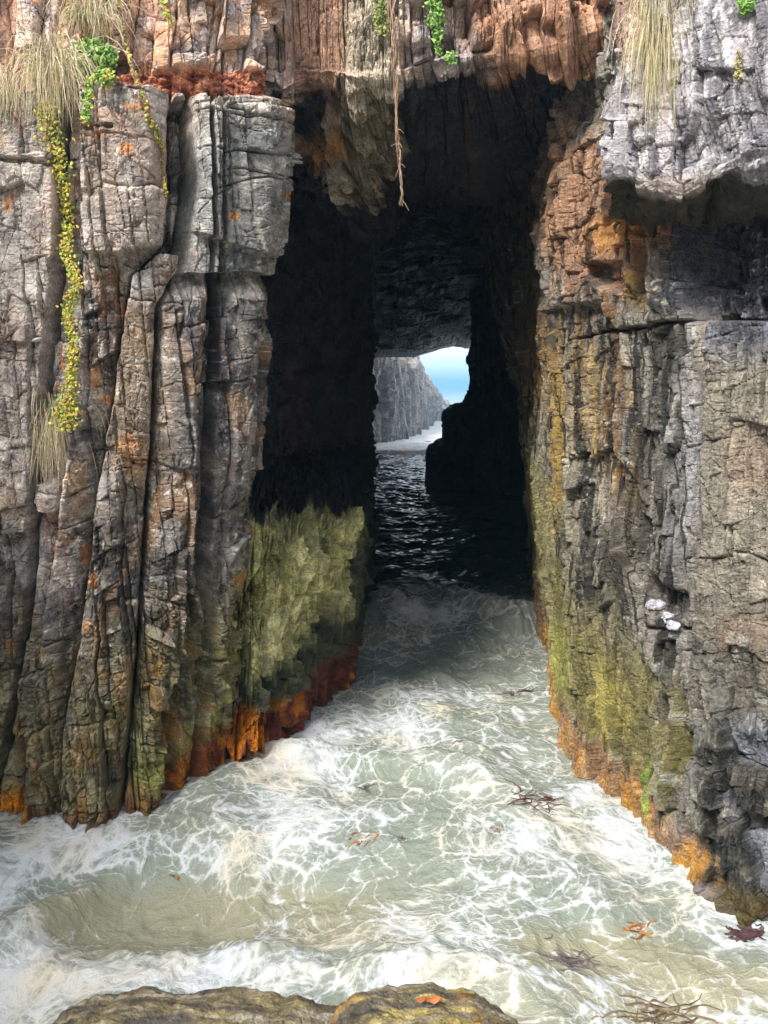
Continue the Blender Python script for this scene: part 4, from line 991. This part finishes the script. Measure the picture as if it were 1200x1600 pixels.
info(b1, 'long low grey brown boulder at the bottom edge, left of the yellowish one', 'boulder', 'wave-washed boulders at the viewer\'s feet'); b1.rotation_euler = (0, .05, 0)
t = place_top(668, 1572, 5.6); b2 = rock_lump('boulder', t-np.array([0,.2,.85]), (.92,.8,.84), 71, boul_col, M_WET, (200,320), .11, .8, .72)
info(b2, 'yellowish boulder at the bottom centre with an orange leaf on it', 'boulder', 'wave-washed boulders at the viewer\'s feet'); b2.rotation_euler = (0, .10, 0)
def leaf_on_rock():
    p = place_top(672, 1562, 5.62)+np.array([0,-.02,.02]); r = np.random.RandomState(3)
    V, Fc, Cc = leaves([np.array([u*.05-.07, 0, .0]) for u in range(4)], .07, [(.50,.16,.02),(.38,.11,.02)], r, (0,-.6,1)); o = raw_mesh('fallen_leaf', V, Fc, Cc, M_LEAF); o.location = tuple(map(float,p))
    info(o, 'orange leaf scrap lying on the yellowish boulder', 'leaf')
leaf_on_rock()
def pale(A, seed):
    m = fbm(A[...,0]*20, A[...,1]*20+A[...,2]*9, 3, seed); col = np.zeros(A.shape[:2]+(3,)); col[:] = (.48,.48,.52); col = mix(col, (.36,.36,.40), ss(0,.3,m))
    return np.concatenate([col, np.full(A.shape[:2]+(1,), .3)], 2)
for px, py, a, b_, lab in [(1022,944,.13,.06,'largest pale stone in the right cliff niche, upper left of its pile'),(1044,957,.07,.06,'dark-streaked pale stone in the middle of the niche pile'),(1050,975,.07,.05,'lowest pale stone of the niche pile'),(72,659,.12,.04,'flat white stone wedged above the lowest grass tussock'),(96,1292,.05,.03,None)]:
    if lab is None: continue
    p = hit(px, py)+np.array([0,-.03,0]); o = rock_lump('stone', p, (a,.07,b_), int(px), pale, M_ROCK, (24,36), .03, .12, .6); info(o, lab, 'stone', 'pale stones lodged in the cliffs')

# ================================================================== sea mist
def haze():
    m = bpy.data.materials.new('sea_haze'); m.use_nodes = True; nt = m.node_tree
    for n in list(nt.nodes):
        if n.type == 'BSDF_PRINCIPLED': nt.nodes.remove(n)
    v = nt.nodes.new('ShaderNodeVolumePrincipled'); v.inputs['Density'].default_value = HAZE; v.inputs['Color'].default_value = (.36,.68,1,1); v.inputs['Anisotropy'].default_value = .7
    nt.links.new(v.outputs[0], nt.nodes['Material Output'].inputs['Volume'])
    x0, x1, y0, y1, z0, z1 = -6500, 6500, -55, 9100, -6, 25
    V = [(x,y,z) for z in (z0,z1) for y in (y0,y1) for x in (x0,x1)]
    me = bpy.data.meshes.new('haze'); me.from_pydata(V, [], [(0,2,3,1),(4,5,7,6),(0,1,5,4),(2,6,7,3),(0,4,6,2),(1,3,7,5)]); me.materials.append(m)
    o = bpy.data.objects.new('haze', me); C.objects.link(o); o['kind'] = 'stuff'
HAZE = .0018
haze()
# ================================================================== light, sky, camera
sc = bpy.context.scene
w = bpy.data.worlds.new('World'); sc.world = w; w.use_nodes = True; nt = w.node_tree
bg = nt.nodes['Background']; sky = nt.nodes.new('ShaderNodeTexSky'); sky.sky_type = 'NISHITA'; sky.sun_disc = False
ELEV, ROT = math.radians(46), math.radians(214)
sky.sun_elevation = ELEV; sky.sun_rotation = ROT; sky.air_density = 1.0; sky.dust_density = 2.5; sky.ozone_density = 1.0
tc = nt.nodes.new('ShaderNodeTexCoord'); mp = nt.nodes.new('ShaderNodeMapping'); mp.inputs['Scale'].default_value = (2,2,7)
nt.links.new(tc.outputs['Generated'], mp.inputs[0])
no = nt.nodes.new('ShaderNodeTexNoise'); no.inputs['Scale'].default_value = 2.2; no.inputs['Detail'].default_value = 6; nt.links.new(mp.outputs[0], no.inputs['Vector'])
cr = ramp(nt, no.outputs[0], [(.38, g(.75)), (.58, g(1.))])
spz = nt.nodes.new('ShaderNodeSeparateXYZ'); nt.links.new(tc.outputs['Generated'], spz.inputs[0])
wob = math_n(nt, 'ADD', spz.outputs['Z'], math_n(nt, 'MULTIPLY', math_n(nt, 'SUBTRACT', no.outputs[0], .5), .03))
cl = ramp(nt, wob, [(0., (7.5,7.2,6.4,1)), (.017, (6.6,6.8,6.2,1)), (.023, (6.2,6.8,6.4,1)), (.06, (6.4,6.8,6.4,1)), (.3, (4.,4.4,4.8,1)), (.7, (6.3,6.7,7.5,1))])
mx = nt.nodes.new('ShaderNodeMix'); mx.data_type = 'RGBA'; nt.links.new(cr, mx.inputs[0]); nt.links.new(sky.outputs[0], mx.inputs[6]); nt.links.new(cl, mx.inputs[7])
nt.links.new(mx.outputs[2], bg.inputs['Color']); bg.inputs['Strength'].default_value = .15
sd = bpy.data.lights.new('sun', 'SUN'); sd.energy = 3.0; sd.angle = math.radians(16); sd.color = (1,.96,.9)
so = bpy.data.objects.new('sun', sd); C.objects.link(so)
# light comes from high behind the viewpoint
from mathutils import Vector
az = ROT
dirv = Vector((math.sin(az)*math.cos(ELEV), math.cos(az)*math.cos(ELEV), math.sin(ELEV)))
so.rotation_euler = dirv.to_track_quat('Z', 'Y').to_euler()
cd = bpy.data.cameras.new('camera'); cam = bpy.data.objects.new('camera', cd); C.objects.link(cam); sc.camera = cam
cam.location = (0,0,H); cam.rotation_euler = (math.pi/2-TH, 0, 0)
cd.sensor_fit = 'VERTICAL'; cd.sensor_height = 24; cd.lens = F/1600*24; cd.clip_end = 20000; cd.clip_start = .1
sc.view_settings.view_transform = 'Standard'; sc.view_settings.look = 'None'; sc.view_settings.gamma = 1; sc.view_settings.exposure = 1.0
sc.cycles.max_bounces = 5; sc.cycles.diffuse_bounces = 2; sc.cycles.glossy_bounces = 2; sc.cycles.volume_bounces = 1; sc.cycles.use_adaptive_sampling = True; sc.cycles.adaptive_threshold = .03
